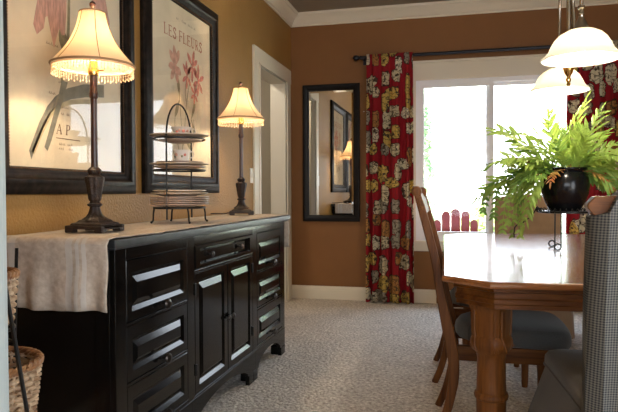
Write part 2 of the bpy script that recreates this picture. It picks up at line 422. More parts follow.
# ------------------------------------------------------------------ camera (solved from the room's own lines)
f_px, yaw, pit, rol = 596.15, .24046, .023076, .003913
cy_, sy_ = math.cos(yaw), math.sin(yaw)
fwd = Vector((-sy_ * math.cos(pit), cy_ * math.cos(pit), -math.sin(pit))); rt = Vector((cy_, sy_, 0)); dn = fwd.cross(rt)
c_, s_ = math.cos(rol), math.sin(rol)
r0 = rt * c_ + dn * s_; d0 = -rt * s_ + dn * c_
cam = bpy.data.objects.new('camera', bpy.data.cameras.new('camera')); COL.objects.link(cam)
cam.matrix_world = Matrix(((r0.x, -d0.x, -fwd.x, 0), (r0.y, -d0.y, -fwd.y, 0), (r0.z, -d0.z, -fwd.z, 1.05), (0, 0, 0, 1)))
cam.data.sensor_width = 36; cam.data.lens = f_px * 36 / 618; cam.data.clip_start = .02
S.camera = cam

# ------------------------------------------------------------------ room shell
W, D, RX, YB, ZC = -1.58, 5.72, 2.45, -2.6, 2.79
OA, OB, OH = 4.69, 5.50, 2.105            # doorway in the left wall
WX0, WX1, WZ0, WZ1 = -.365, 1.06, .575, 2.10   # far window opening
struct(MB().box(W - 1.6, YB - .2, -.12, RX + .2, D + .2, 0).build('floor', M_carpet))
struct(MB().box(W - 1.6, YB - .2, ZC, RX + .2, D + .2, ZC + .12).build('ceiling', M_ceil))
m = MB(); m.box(W - .14, YB, 0, W, OA, ZC); m.box(W - .14, OB, 0, W, D, ZC); m.box(W - .14, OA, OH, W, OB, ZC)
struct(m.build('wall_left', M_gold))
m = MB(); m.box(W - .14, D, 0, WX0, D + .16, ZC); m.box(WX1, D, 0, RX + .14, D + .16, ZC)
m.box(WX0, D, 0, WX1, D + .16, WZ0); m.box(WX0, D, WZ1, WX1, D + .16, ZC)
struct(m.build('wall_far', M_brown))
KY0, KY1, KZ0, KZ1 = -2.3, .45, .25, 2.25     # window in the right wall, beside the camera
m = MB(); m.box(RX, YB, 0, RX + .14, KY0, ZC); m.box(RX, KY1, 0, RX + .14, D, ZC); m.box(RX, KY0, 0, RX + .14, KY1, KZ0); m.box(RX, KY0, KZ1, RX + .14, KY1, ZC)
struct(m.build('wall_right', M_gold))
BX0, BX1, BZ0, BZ1 = -.6, 1.9, .8, 2.2
m = MB(); m.box(W - .14, YB - .14, 0, BX0, YB, ZC); m.box(BX1, YB - .14, 0, RX + .14, YB, ZC); m.box(BX0, YB - .14, 0, BX1, YB, BZ0); m.box(BX0, YB - .14, BZ1, BX1, YB, ZC)
struct(m.build('wall_back', M_gold))
# stub wall beside the camera with a cased edge
SX = -.860
struct(MB().box(W, .87, 0, SX - .02, .99, ZC).build('wall_front', M_gold))
m = MB(); m.box(SX - .02, .868, 0, SX, .992, ZC - .001); m.box(SX - .10, .848, 0, SX - .006, .87, ZC - .001); m.box(SX - .088, .844, 0, SX - .075, .85, ZC - .001); m.box(SX - .10, .99, 0, SX - .006, 1.008, ZC - .001)
struct(m.build('trim_1', M_jamb, bevel=.003))

# crown moulding: a profile (out from wall, down from ceiling)
CP = [(0, -.112), (.012, -.112), (.014, -.098), (.026, -.092), (.040, -.074), (.058, -.050), (.078, -.034), (.084, -.026), (.096, -.022), (.098, -.006), (.104, -.004), (.104, 0), (0, 0)]
def crown(nm, fn0, fn1):
    n = len(CP); vs = [fn0(d, ZC + z) for d, z in CP] + [fn1(d, ZC + z) for d, z in CP]
    mb = MB(); mb.add(vs, [tuple(range(n))[::-1], tuple(range(n, 2 * n))] + [(i, (i + 1) % n, n + (i + 1) % n, n + i) for i in range(n)])
    struct(mb.build(nm, M_trim))
crown('trim_2', lambda d, z: (W + d, 1.0, z), lambda d, z: (W + d, D - d, z))
crown('trim_3', lambda d, z: (W + d, D - d, z), lambda d, z: (RX - d, D - d, z))
crown('trim_4', lambda d, z: (RX - d, D - d, z), lambda d, z: (RX - d, 0, z))
BP = [(0, 0), (.016, 0), (.016, .085), (.013, .094), (.013, .104), (.007, .118), (.006, .127), (0, .127)]
def skirt(nm, fn0, fn1):
    n = len(BP); vs = [fn0(d, z) for d, z in BP] + [fn1(d, z) for d, z in BP]
    mb = MB(); mb.add(vs, [tuple(range(n))[::-1], tuple(range(n, 2 * n))] + [(i, (i + 1) % n, n + (i + 1) % n, n + i) for i in range(n)])
    struct(mb.build(nm, M_trim))
skirt('baseboard_far', lambda d, z: (W, D - d, z), lambda d, z: (RX, D - d, z))
skirt('baseboard_left', lambda d, z: (W + d, 1.0, z), lambda d, z: (W + d, OA - .14, z))
skirt('baseboard_right', lambda d, z: (RX - d, KY1, z), lambda d, z: (RX - d, D, z))

# doorway on the left wall: casing, jamb lining, grey hall beyond
m = MB()
m.box(W, OA - .138, 0, W + .018, OA + .004, OH); m.box(W, OB - .004, 0, W + .018, OB + .142, OH)
m.box(W, OA - .138, OH - .004, W + .022, OB + .142, OH + .128)
m.box(W, OA - .030, 0, W + .026, OA + .004, OH - .004); m.box(W, OB - .004, 0, W + .026, OB + .03, OH - .004); m.box(W, OA - .03, OH - .004, W + .028, OB + .03, OH + .012)
struct(m.build('trim_5', M_trim, bevel=.003))
m = MB(); m.box(W - .142, OA - .0, 0, W + .01, OA + .018, OH); m.box(W - .142, OB - .018, 0, W + .01, OB, OH); m.box(W - .142, OA, OH - .018, W + .01, OB, OH)
struct(m.build('door_1', M_door, bevel=.002))
m = MB(); HX = W - 1.35
m.box(HX - .1, 3.6, 0, HX, 6.5, ZC); m.box(HX, 3.5, 0, W - .14, 3.6, ZC); m.box(HX, 6.5, 0, W - .14, 6.6, ZC); m.box(W - .14, D + .16, 0, W - .04, 6.5, ZC)
struct(m.build('wall_hall', M_hall))
struct(MB().box(HX - .1, D + .2, -.12, W - .02, 6.7, 0).build('floor_hall', M_carpet))
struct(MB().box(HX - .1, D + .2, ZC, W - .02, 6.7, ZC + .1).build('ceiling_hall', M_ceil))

# far window: casing, vinyl frame, two sashes, panes
m = MB()
m.box(WX0 - .10, D - .020, WZ1 - .004, WX1 + .10, D, WZ1 + .155); m.box(WX0 - .115, D - .034, WZ1 + .155, WX1 + .115, D, WZ1 + .175)
m.box(WX0 - .09, D - .018, WZ0, WX0 + .004, D, WZ1); m.box(WX1 - .004, D - .018, WZ0, WX1 + .09, D, WZ1)
m.box(WX0 - .10, D - .018, WZ0 - .085, WX1 + .10, D, WZ0 - .004)
m.box(WX0 - .12, D - .045, WZ0 - .014, WX1 + .12, D + .06, WZ0 + .014)
struct(m.build('trim_6', M_trim, bevel=.003))
win = struct(thing('window_1', '', '')); del win['label']; del win['category']
win.location = (0, 0, 0)
m = MB(); fy0, fy1 = D + .012, D + .09
m.box(WX0, fy0, WZ0, WX0 + .035, fy1, WZ1); m.box(WX1 - .035, fy0, WZ0, WX1, fy1, WZ1); m.box(WX0 + .035, fy0 + .0005, WZ1 - .04, WX1 - .035, fy1, WZ1); m.box(WX0 + .035, fy0 + .0005, WZ0, WX1 - .035, fy1, WZ0 + .05)
m.build('window_frame', M_vinyl, win)
mid = .305
for x0, x1, yo in ((WX0 + .036, mid + .038, .006), (mid - .03, WX1 - .036, .034)):
    m = MB(); a, b = fy0 + yo, fy0 + yo + .026; z0, z1 = WZ0 + .05, WZ1 - .04
    m.box(x0, a, z0, x0 + .042, b, z1); m.box(x1 - .042, a, z0, x1, b, z1); m.box(x0 + .042, a + .0005, z1 - .035, x1 - .042, b, z1); m.box(x0 + .042, a + .0005, z0, x1 - .042, b, z0 + .05)
    s_o = m.build('sash', M_vinyl, win)
    MB().box(x0 + .04, a + .010, z0 + .048, x1 - .04, a + .015, z1 - .033).build('pane', M_pane, s_o)
m = MB(); m.box(mid - .012, fy0 - .008, 1.28, mid + .006, fy0 + .006, 1.36); m.build('latch', M_vinyl, win, bevel=.002)
# window beside the camera in the right wall
w2 = struct(thing('window_2', '', '')); del w2['label']; del w2['category']
m = MB()
for a, b in ((KY0, KY0 + .05), (KY1 - .05, KY1), ((KY0 + KY1) / 2 - .03, (KY0 + KY1) / 2 + .03)): m.box(RX + .04, a, KZ0, RX + .10, b, KZ1)
m.box(RX + .04, KY0, KZ0, RX + .10, KY1, KZ0 + .05); m.box(RX + .04, KY0, KZ1 - .05, RX + .10, KY1, KZ1)
m.build('window_frame', M_vinyl, w2)
w3 = struct(thing('window_3', '', '')); del w3['label']; del w3['category']
m = MB()
for a, b in ((BX0, BX0 + .05), (BX1 - .05, BX1), ((BX0 + BX1) / 2 - .03, (BX0 + BX1) / 2 + .03)): m.box(a, YB - .10, BZ0, b, YB - .04, BZ1)
m.box(BX0, YB - .10, BZ0, BX1, YB - .04, BZ0 + .05); m.box(BX0, YB - .10, BZ1 - .05, BX1, YB - .04, BZ1)
m.build('window_frame', M_vinyl, w3)

# ------------------------------------------------------------------ sideboard
FX = -1.085
sb = thing('sideboard', 'black sideboard with two drawer columns, centre doors and arched feet', 'sideboard', (-1.33, 2.75, 0))
so = (-1.33, 2.75, 0)
def sp(mb, nm, mat=M_black, par=None, **kw): return mb.build(nm, mat, par or sb, off=so, **kw)
m = MB(); m.box(-1.565, 1.752, .06, FX - .022, 1.775, .868); m.box(-1.565, 3.712, .06, FX - .022, 3.735, .868)
m.box(-1.565, 1.775, .06, -1.553, 3.712, .868); m.box(-1.553, 1.775, .15, FX - .022, 3.712, .17)
# side panel moulding on the near end
m.box(-1.565, 1.745, .06, -1.51, 1.753, .868); m.box(-1.16, 1.745, .06, FX - .022, 1.753, .868); m.box(-1.51, 1.745, .80, -1.16, 1.753, .868); m.box(-1.51, 1.745, .06, -1.16, 1.753, .16)
m.box(-1.565, 3.734, .06, -1.51, 3.742, .868); m.box(-1.16, 3.734, .06, FX - .022, 3.742, .868); m.box(-1.51, 3.734, .80, -1.16, 3.742, .868)
sp(m, 'carcass', bevel=.002)
m = MB()
for a, b in ((1.745, 1.812), (2.288, 2.358), (3.112, 3.186), (3.682, 3.742)): m.box(FX - .022, a, .165, FX, b, .868)
for a, b in ((1.812, 2.288), (3.186, 3.682)):
    m.box(FX - .022, a, .822, FX, b, .868); m.box(FX - .022, a, .594, FX - .001, b, .604); m.box(FX - .022, a, .386, FX - .001, b, .396); m.box(FX - .022, a, .165, FX, b, .182)
m.box(FX - .022, 2.358, .822, FX, 3.112, .868); m.box(FX - .022, 2.358, .704, FX, 3.112, .716); m.box(FX - .022, 2.358, .165, FX, 3.112, .175)
sp(m, 'face_frame', bevel=.002)
# arched apron with bracket feet
def apron(y0, y1, fl, fr, top):
    pts = [(y0, .165), (y0, 0), (y0 + fl, 0), (y0 + fl, .052), (y0 + fl + .02, .056), (y0 + fl + .026, .072)]
    a0, a1 = y0 + fl + .026, y1 - fr - .026
    for i in range(1, 14):
        t = i / 14; pts.append((a0 + (a1 - a0) * t, .072 + (top - .072) * math.sin(PI * t) ** .7))
    return pts + [(y1 - fr - .026, .072), (y1 - fr - .02, .056), (y1 - fr, .052), (y1 - fr, 0), (y1, 0), (y1, .165)]
m = MB()
for a in ((1.745, 2.323, .075, .0), (2.323, 3.15, .04, .105), (3.15, 3.742, .0, .085)):
    m.prism(apron(a[0], a[1], max(a[2], .035), max(a[3], .035), .125), 'x', FX - .022, FX + .001)
sp(m, 'apron', bevel=.0015)
for y in (1.745, 2.29, 3.11, 3.672):
    m = MB(); m.prism([(y, 0), (y + .068, 0), (y + .07, .055), (y, .055)], 'x', FX - .075, FX + .002); sp(m, 'foot', bevel=.003)
for y in (1.745, 3.672):
    m = MB(); m.box(-1.565, y, 0, -1.50, y + .068, .06); sp(m, 'foot', bevel=.003)
m = MB(); m.box(-1.572, 1.705, .872, -1.058, 3.80, .898); m.box(-1.565, 1.725, .864, -1.07, 3.775, .873)
sp(m, 'top', M_worn, bevel=.003)

def raised(y0, y1, z0, z1, fr=.045, lip=.016, dep=.0100, bev=.028, rise=.0130, th=.02, x=FX):
    """frame-and-raised-panel front on the plane x, facing +x; zf = (bottom, top) frame widths"""
    mb = MB(); fr = fr if isinstance(fr, tuple) else (fr, fr, fr)
    def ring(dy, db, dt, xx): return [(xx, y0 + dy, z0 + db), (xx, y1 - dy, z0 + db), (xx, y1 - dy, z1 - dt), (xx, y0 + dy, z1 - dt)]
    a, b, t = fr
    rings = [ring(0, 0, 0, x - th), ring(0, 0, 0, x - .003), ring(.003, .003, .003, x), ring(a, b, t, x), ring(a + lip * .8, b + lip, t + lip * .6, x - dep),
             ring(a + lip + .002, b + lip + .004, t + lip, x - dep), ring(a + lip + bev * .8, b + lip + bev, t + lip + bev, x - dep + rise)]
    vs = sum(rings, []); fs = [(3, 2, 1, 0)]
    for i in range(len(rings) - 1):
        for k in range(4): fs.append((i * 4 + k, i * 4 + (k + 1) % 4, (i + 1) * 4 + (k + 1) % 4, (i + 1) * 4 + k))
    k = (len(rings) - 1) * 4; fs.append((k, k + 1, k + 2, k + 3)); mb.add(vs, fs); return mb
KP = [(.006, 0), (.005, .012), (.007, .015), (.0145, .018), (.017, .023), (.0145, .029), (.007, .033), (.0005, .034)]
def knob(y, z, par, sc=1.0, x=FX):
    mb = MB(); mb.lathe([(r * sc, h * sc) for r, h in KP], (0, 0, 0), 16)
    mb.v = [Vector((x - .001 + v.z, y + v.x, z + v.y)) for v in mb.v]
    return sp(mb, 'knob', M_knob, par, smooth=True)
for y0, y1 in ((1.814, 2.286), (3.188, 3.680)):
    for z0, z1, dp, rs in ((.606, .820, .0078, .0090), (.398, .592, .0088, .0100), (.184, .384, .0100, .0115)):
        if y0 > 3: dp, rs = {.606: (.0048, .0056), .398: (.0066, .0086), .184: (.0096, .0120)}[z0]
        d = sp(raised(y0, y1, z0, z1, (.034, .034, .044), dep=dp, rise=rs, bev=.022), 'drawer')
        knob((y0 + y1) / 2 + .01, z0 + .024, d, 1.2)
# centre drawer with a flat sunken panel
def flat(y0, y1, z0, z1, a=.06, b=.02, dep=.011, lip=.009, th=.02, x=FX):
    mb = MB()
    def ring(dy, dz, xx): return [(xx, y0 + dy, z0 + dz), (xx, y1 - dy, z0 + dz), (xx, y1 - dy, z1 - dz), (xx, y0 + dy, z1 - dz)]
    rings = [ring(0, 0, x - th), ring(0, 0, x + .002), ring(.004, .004, x + .005), ring(a - .012, b - .006, x + .005), ring(a, b, x), ring(a + lip, b + lip, x - dep)]
    vs = sum(rings, []); fs = [(3, 2, 1, 0)]
    for i in range(len(rings) - 1):
        for k in range(4): fs.append((i * 4 + k, i * 4 + (k + 1) % 4, (i + 1) * 4 + (k + 1) % 4, (i + 1) * 4 + k))
    k = (len(rings) - 1) * 4; fs.append((k, k + 1, k + 2, k + 3)); mb.add(vs, fs); return mb
d = sp(flat(2.362, 3.108, .718, .820), 'drawer')
for y in (2.545, 2.93): knob(y, .769, d, .8, FX - .011)
for y0, y1, ky, hy in ((2.360, 2.738, 2.715, 2.364), (2.744, 3.110, 2.772, 3.105)):
    d = sp(raised(y0, y1, .177, .702, (.042, .034, .03), bev=.028, rise=.0115, dep=.0100), 'door')
    knob(ky, .440, d, .85)
    for z in (.26, .61):
        m = MB(); m.lathe([(.005, 0), (.005, .05)], (FX + .003, hy, z), 8); sp(m, 'hinge', M_iron, d)

# ------------------------------------------------------------------ table runner (drapes over both ends)
ZT = .898
def runner():
    path = []   # (y, z) along the length, surface line
    for i in range(9): path.append((1.686 - .004 * math.sin(i * .9), .668 + .215 * i / 8))
    path += [(1.689, .895), (1.696, .902), (1.710, .9045)]
    for i in range(1, 60): path.append((1.71 + 2.085 * i / 60, .9028 + .0008 * math.sin(i * 1.3) + .0006 * math.sin(i * .7)))
    path += [(3.800, .9035), (3.812, .898), (3.815, .885)]
    for i in range(1, 7): path.append((3.816 + .003 * math.sin(i), .885 - .2 * i / 6))
    x0, x1 = -1.512, -1.074
    n = 60; vs, uvs, fs = [], [], []; s = 0
    for i, (y, z) in enumerate(path):
        if i: s += math.hypot(y - path[i - 1][0], z - path[i - 1][1])
        for k in range(n + 1):
            t = k / n; x = x0 + (x1 - x0) * t
            if i < 9:    # hanging part: soft folds
                amp = .007 * (1 - i / 9) + .001
                yy = y - amp * (math.sin(t * 19 + .4) + .6 * math.sin(t * 33 + 1.0)) * (.6 + .4 * math.cos(i * .3))
                vs.append((x, yy, z + .003 * math.sin(t * 9)))
            else:
                e = 0
                if t > .985: e = .011 * math.sin(s * 125) * (1 if 10 < i < 73 else .3) + .003
                vs.append((x + e, y, z + .0012 * math.sin(t * 16 + i * .35) * (1 if 12 < i < 70 else 0)))
            uvs.append((t * (x1 - x0), s))
    for i in range(len(path) - 1):
        for k in range(n):
            a = i * (n + 1) + k; fs.append((a, a + 1, a + n + 2, a + n + 1))
    mb = MB(); mb.add(vs, fs)
    o = mb.build('table_runner', M_linen, smooth=True, uvs=uvs, off=(-1.3, 2.75, .9), solid=.0028)
    o.location = (-1.3, 2.75, .9)
    return tag(o, 'cream linen runner with woven border stripes draped over the black sideboard', 'table runner')
runner()

# ------------------------------------------------------------------ table lamps
def make_lamp():
    root = thing('table_lamp', 'nearer table lamp with bell shade and beaded fringe, at the left end of the sideboard', 'lamp', (-1.302, 1.965, .9066), 0)
    # plinth: square, notched feet
    m = MB(); h = .082
    m.prism([(-h, .010), (-h, .026), (h, .026), (h, .010), (.05, .010), (.04, .014), (-.04, .014), (-.05, .010)], 'y', -h * .82, h * .82)
    for a in (-1, 1):
        for b in (-1, 1): m.box(a * h, b * h * .98, 0, a * .046, b * .046, .016)
    m.prism([(-h, .012), (h, .012), (h, .026), (-h, .026)], 'y', -h * .98, h * .98)
    m.lathe([(.098, .026), (.092, .034), (.074, .036), (.062, .046)], seg=4, rot=PI / 4)
    m.build('base', M_bronze, root, bevel=.004)
    m = MB()
    m.lathe([(.052, .044), (.046, .050), (.033, .058), (.025, .070), (.020, .086), (.019, .094), (.027, .098), (.028, .104), (.020, .108), (.018, .114), (.022, .118), (.024, .124), (.026, .142), (.031, .170), (.0365, .196), (.036, .206), (.024, .212), (.020, .216), (.024, .222), (.026, .232), (.019, .240), (.014, .244)], seg=48, lobes=8, amp=.055)
    m.build('carved_vase', M_bronze, root, smooth=True)
    m = MB(); m.lathe([(.0135, .242), (.0125, .40), (.0125, .50), (.016, .504), (.0185, .512), (.0185, .520), (.015, .528), (.014, .55), (.0145, .585), (.013, .586)], seg=20)
    m.build('pole', M_pole, root, smooth=True)
    m = MB(); m.lathe([(.012, .585), (.019, .588), (.021, .594), (.021, .616), (.018, .622), (.016, .640), (.012, .642)], seg=20); m.tube([(.02, 0, .605), (.045, 0, .605)], .003)
    m.build('socket', M_brass, root, smooth=True)
    m = MB(); m.tube(catmull([(0, .014, .63), (0, .048, .68), (0, .050, .74), (0, .022, .80), (0, 0, .815)], 5) + catmull([(0, 0, .815), (0, -.022, .80), (0, -.050, .74), (0, -.048, .68), (0, -.014, .63)], 5), .0018, 6)
    m.build('harp', M_brass, root, smooth=True)
    m = MB(); m.lathe([(.006, .642), (.012, .650), (.021, .668), (.026, .690), (.022, .712), (.010, .724), (.001, .727)], seg=14)
    m.build('bulb', M_bulb, root, smooth=True)
    # bell shade with six seams
    zb, zt, rb, rt_ = .628, .822, .157, .049
    prof = []
    for i in range(17):
        t = i / 16; r = rt_ + (rb - rt_) * (.30 * (1 - t) + .70 * (1 - t) ** 2.3); prof.append((r, zb + (zt - zb) * t))
    prof = [(rb + .0015, zb - .010), (rb + .003, zb - .002)] + prof[1:] if False else prof
    m = MB(); m.lathe([(rb, zb - .008)] + prof, seg=48, cap=False)
    sh = m.build('lamp_shade', M_shade, root, smooth=True, solid=.0015)
    for k in range(6):
        a = R(60 * k + 12); mm = MB(); mm.tube([((r + .0012) * math.cos(a), (r + .0012) * math.sin(a), z) for r, z in prof], .0017, 5); mm.build('seam', M_shadetrim, sh, smooth=True)
    mm = MB(); mm.tube([((rb + .001) * math.cos(2 * PI * k / 48), (rb + .001) * math.sin(2 * PI * k / 48), zb - .004) for k in range(48)], .0042, 6, True); mm.build('bottom_trim', M_shadetrim, sh, smooth=True)
    mm = MB(); mm.tube([((rt_ + .0005) * math.cos(2 * PI * k / 32), (rt_ + .0005) * math.sin(2 * PI * k / 32), zt) for k in range(32)], .003, 6, True); mm.build('top_trim', M_shadetrim, sh, smooth=True)
    mm = MB()
    for k in range(3): a = R(120 * k); mm.tube([(0, 0, zt - .004), (rt_ * math.cos(a), rt_ * math.sin(a), zt - .002)], .0015, 5)
    mm.build('spider', M_brass, sh)
    mm = MB()
    rr = rb - .004
    mm.tube([(rr * math.cos(2 * PI * k / 48), rr * math.sin(2 * PI * k / 48), zb - .010) for k in range(48)], .003, 5, True)
    mm.lathe([(rr, zb - .008), (rr + .0006, zb - .014)], seg=48, cap=False)
    for k in range(78):
        a = 2 * PI * k / 78; x, y = rr * math.cos(a), rr * math.sin(a); ln = .031 if k % 2 else .025
        mm.tube([(x, y, zb - .010), (x, y, zb - .010 - ln + .004)], .0010, 4)
        mm.sphere((x, y, zb - .021), .0026, 6, 4); mm.sphere((x, y, zb - .010 - ln), .0030, 6, 4, 1.6)
    mm.build('beaded_fringe', M_fringe, sh, smooth=True)
    m = MB(); m.lathe([(.005, .815), (.012, .826), (.006, .831), (.005, .838), (.011, .846), (.013, .853), (.010, .860), (.001, .866)], seg=14); m.build('finial', M_pole, root, smooth=True)
    return root
lamp = make_lamp()
m = MB(); m.tube(catmull([(-.075, .01, .012), (-.095, .02, .012), (-.115, .06, .006), (-.14, .12, .004), (-.19, .16, .004), (-.215, .17, .0035)], 6), .0035, 6); m.build('cord', M_cord, lamp, smooth=True)
lamp.scale = (.94, .94, .985)
lamp2 = copy_tree(lamp); lamp2.location = (-1.335, 3.62, .9066); lamp2.rotation_euler.z = R(21)
lamp2['label'] = 'farther table lamp with bell shade and beaded fringe, at the doorway end of the sideboard'
for o in (lamp, lamp2): o['group'] = 'pair of table lamps'
for x, y in ((-1.302, 1.965), (-1.335, 3.62)):
    l = bpy.data.lights.new('lamp_bulb_light', 'POINT'); l.energy = 11.5; l.color = (1, .76, .50); l.shadow_soft_size = .03
    lo = bpy.data.objects.new('lamp_bulb_light', l); COL.objects.link(lo); lo.location = (x, y, .9066 + .715)

# ------------------------------------------------------------------ tiered plate stand with china
TX, TY, TZ = -1.278, 2.62, .9066
st = thing('plate_stand', 'black iron three tier plate stand with arched handle on the sideboard', 'plate stand', (TX, TY, TZ))
AR = .132
m = MB(); m.tube([(0, -AR, .02)] + [(0, -AR, .1 + .3 * i / 6) for i in range(7)] + [(0, -AR * math.cos(R(a)), .40 + .165 * math.sin(R(a))) for a in range(12, 180, 12)] + [(0, AR, .4 - .3 * i / 6) for i in range(7)] + [(0, AR, .02)], .0042, 8)
m.build('arched_handle', M_iron, st, smooth=True)
TIERS = (.072, .250, .398)
for z in TIERS:
    m = MB(); m.tube([(AR * .9 * math.cos(2 * PI * k / 32), AR * math.sin(2 * PI * k / 32), z) for k in range(32)], .0042, 6, True)
    m.build('ring', M_iron, st, smooth=True)
for a in (45, 135, 225, 315):
    c, s = math.cos(R(a)), math.sin(R(a)); m = MB()
    m.tube(catmull([(AR * .9 * c, AR * s, .072), (AR * .95 * c, AR * 1.0 * s, .045), (AR * .97 * c, AR * 1.0 * s, .015), (AR * 1.03 * c, AR * 1.06 * s, .0045)], 5), .0042, 7); m.sphere((AR * 1.03 * c, AR * 1.06 * s, .0062), .006, 8, 5)
    m.build('leg', M_iron, st, smooth=True)
def plate_mesh(r, h, th=.004):
    return [(.001, .0), (r * .52, 0), (r * .56, .003), (r * .72, h * .45), (r, h - .001), (r, h + th * .5), (r * .97, h + th * .6), (r * .70, h * .45 + th), (r * .55, th + .002), (.001, th + .002)]
def plate(r, h, z, label, mat, group, dx=0, dy=0, th=.004, nm='dinner_plate'):
    mb = MB(); mb.lathe(plate_mesh(r, h, th), seg=40)
    o = mb.build(nm, mat, smooth=True); o.location = (TX + dx, TY + dy, TZ + z)
    return tag(o, label, 'plate', group)
z = TIERS[0] + .005
for i, lab in enumerate(('lowest', 'second lowest', 'third lowest', 'fourth from the bottom', 'topmost')):
    plate(.139, .012, z, f'rose grey plate, {lab} of the five wide plates on the bottom tier', M_china2, 'wide plates on the bottom tier'); z += .0085
z += .004
for i, (r, lab) in enumerate(((.135, 'lower of the two cream plates above the wide grey stack'), (.126, 'upper of the two cream plates above the wide grey stack'))):
    plate(r, .018, z, 'ivory rimmed plate, ' + lab, M_china, 'cream plates on the bottom tier'); z += .0125
z = TIERS[1] + .005
for r, h, lab, mt in ((.126, .012, 'grey rose plate, lowest in the middle tier stack', M_china2), (.139, .014, 'wide pale plate in the middle of the middle tier stack', M_china), (.112, .012, 'small saucer plate on top of the middle tier stack', M_china2)):
    plate(r, h, z, lab, mt, 'plates on the middle tier'); z += .011
ZM = z + .0015
z = TIERS[2] + .005
plate(.138, .012, z, 'single wide ivory plate on the top tier of the stand', M_china, None); ZU = z + .0065
plate(.105, .010, TIERS[2] - .0165, 'small pale plate showing just under the top ring of the stand', M_china2, None, nm='side_plate')
o = bpy.data.objects['side_plate']; o.location.z = TZ + TIERS[2] - .017
cup_mat = P('floral_cup_china', (.74, .66, .58), .25, coat=.4)
def cup(z, prof, label, band):
    root = thing('teacup', label, 'cup', (TX + .012, TY, TZ + z))
    m = MB(); m.lathe(prof, seg=28); m.build('bowl', cup_mat, root, smooth=True)
    rmax = max(p[0] for p in prof); zt = max(p[1] for p in prof)
    m = MB(); m.tube(catmull([(.6 * rmax, .7 * rmax, zt * .85), (.86 * rmax, 1.0 * rmax, zt * .9), (.9 * rmax, 1.1 * rmax, zt * .55), (.5 * rmax, .75 * rmax, zt * .3)], 5), .0028, 6); m.build('handle', cup_mat, root, smooth=True)
    # painted sprig: little petals lying on the bowl
    for a, zz, sc, mt in band:
        r = 0
        for (r1, z1), (r2, z2) in zip(prof, prof[1:]):
            if min(z1, z2) <= zz <= max(z1, z2) and abs(z2 - z1) > 1e-6: r = r1 + (r2 - r1) * (zz - z1) / (z2 - z1); break
        m = MB(); m.sphere(((r + .0001) * math.cos(R(a)), (r + .0001) * math.sin(R(a)), zz), sc, 8, 5); m.build('painted_flower', mt, root, smooth=True)
    return root
cup(ZU, [(.001, 0), (.022, 0), (.023, .004), (.030, .012), (.040, .028), (.049, .042), (.050, .044), (.047, .043), (.037, .026), (.026, .010), (.001, .007)],
    'wide low teacup with rose pattern on the top tier plate', [(-50, .024, .0085, M_petal_b), (-78, .028, .007, M_petal_a), (-100, .022, .0075, M_petal_b), (-20, .026, .007, M_petal_a)])
cup(ZM, [(.001, 0), (.030, 0), (.033, .004), (.034, .015), (.037, .035), (.043, .054), (.0435, .056), (.041, .055), (.034, .034), (.030, .010), (.001, .006)],
    'taller white cup with painted flowers on the middle tier plates', [(-40, .033, .007, M_petal_b), (-62, .026, .006, M_stem), (-105, .034, .008, M_petal_a), (-120, .024, .006, M_stem_g)])

# ------------------------------------------------------------------ framed prints
def picture(y0, y1, z0, z1, label, fw=.105):
    xw = W
    root = thing('framed_print', label, 'picture', (xw, (y0 + y1) / 2, z0), 0, 'framed flower prints on the gold wall')
    off = (xw, (y0 + y1) / 2, z0)
    prof = [(0, .002), (0, .022), (.006, .028), (.022, .031), (.036, .040), (.056, .039), (.066, .030), (.080, .027), (.088, .021), (fw - .008, .019), (fw - .007, .012), (fw, .011), (fw, .006), (fw, .002)]
    n = len(prof)
    vs, fs = [], []
    for cyy, czz, sy, sz in ((y0, z0, 1, 1), (y1, z0, -1, 1), (y1, z1, -1, -1), (y0, z1, 1, -1)):
        for d, h in prof: vs.append((xw + h, cyy + sy * d, czz + sz * d))
    for c in range(4):
        for i in range(n):
            a, b = c * n + i, c * n + (i + 1) % n; c2 = ((c + 1) % 4) * n
            fs.append((a, b, c2 + (i + 1) % n, c2 + i))
    m = MB(); m.add(vs, fs); fr = m.build('frame', M_frame, root, smooth=True, off=off)
    # beaded inner edge
    m = MB(); q = fw - .007
    per = []
    L1, L2 = (y1 - y0 - 2 * q), (z1 - z0 - 2 * q); nb1, nb2 = int(L1 / .011), int(L2 / .011)
    for i in range(nb1): per += [(y0 + q + L1 * (i + .5) / nb1, z0 + q), (y0 + q + L1 * (i + .5) / nb1, z1 - q)]
    for i in range(nb2): per += [(y0 + q, z0 + q + L2 * (i + .5) / nb2), (y1 - q, z0 + q + L2 * (i + .5) / nb2)]
    for y, z in per: m.sphere((xw + .0185, y, z), .0042, 6, 4)
    m.build('beading', M_bead, fr, smooth=True, off=off)
    q = fw - .002
    m = MB(); m.box(xw + .003, y0 + q, z0 + q, xw + .0065, y1 - q, z1 - q); pr = m.build('print', M_paper, root, off=off)
    m = MB(); m.box(xw + .0092, y0 + q, z0 + q, xw + .0102, y1 - q, z1 - q); m.f = [m.f[1]]
    m.build('glass', M_glass, root, off=off)
    return root, pr, off
XA = W + .0066
def poly(pts, layer=0, t=.0004):
    mb = MB(); mb.prism(pts, 'x', XA + layer * .0004, XA + layer * .0004 + t); return mb
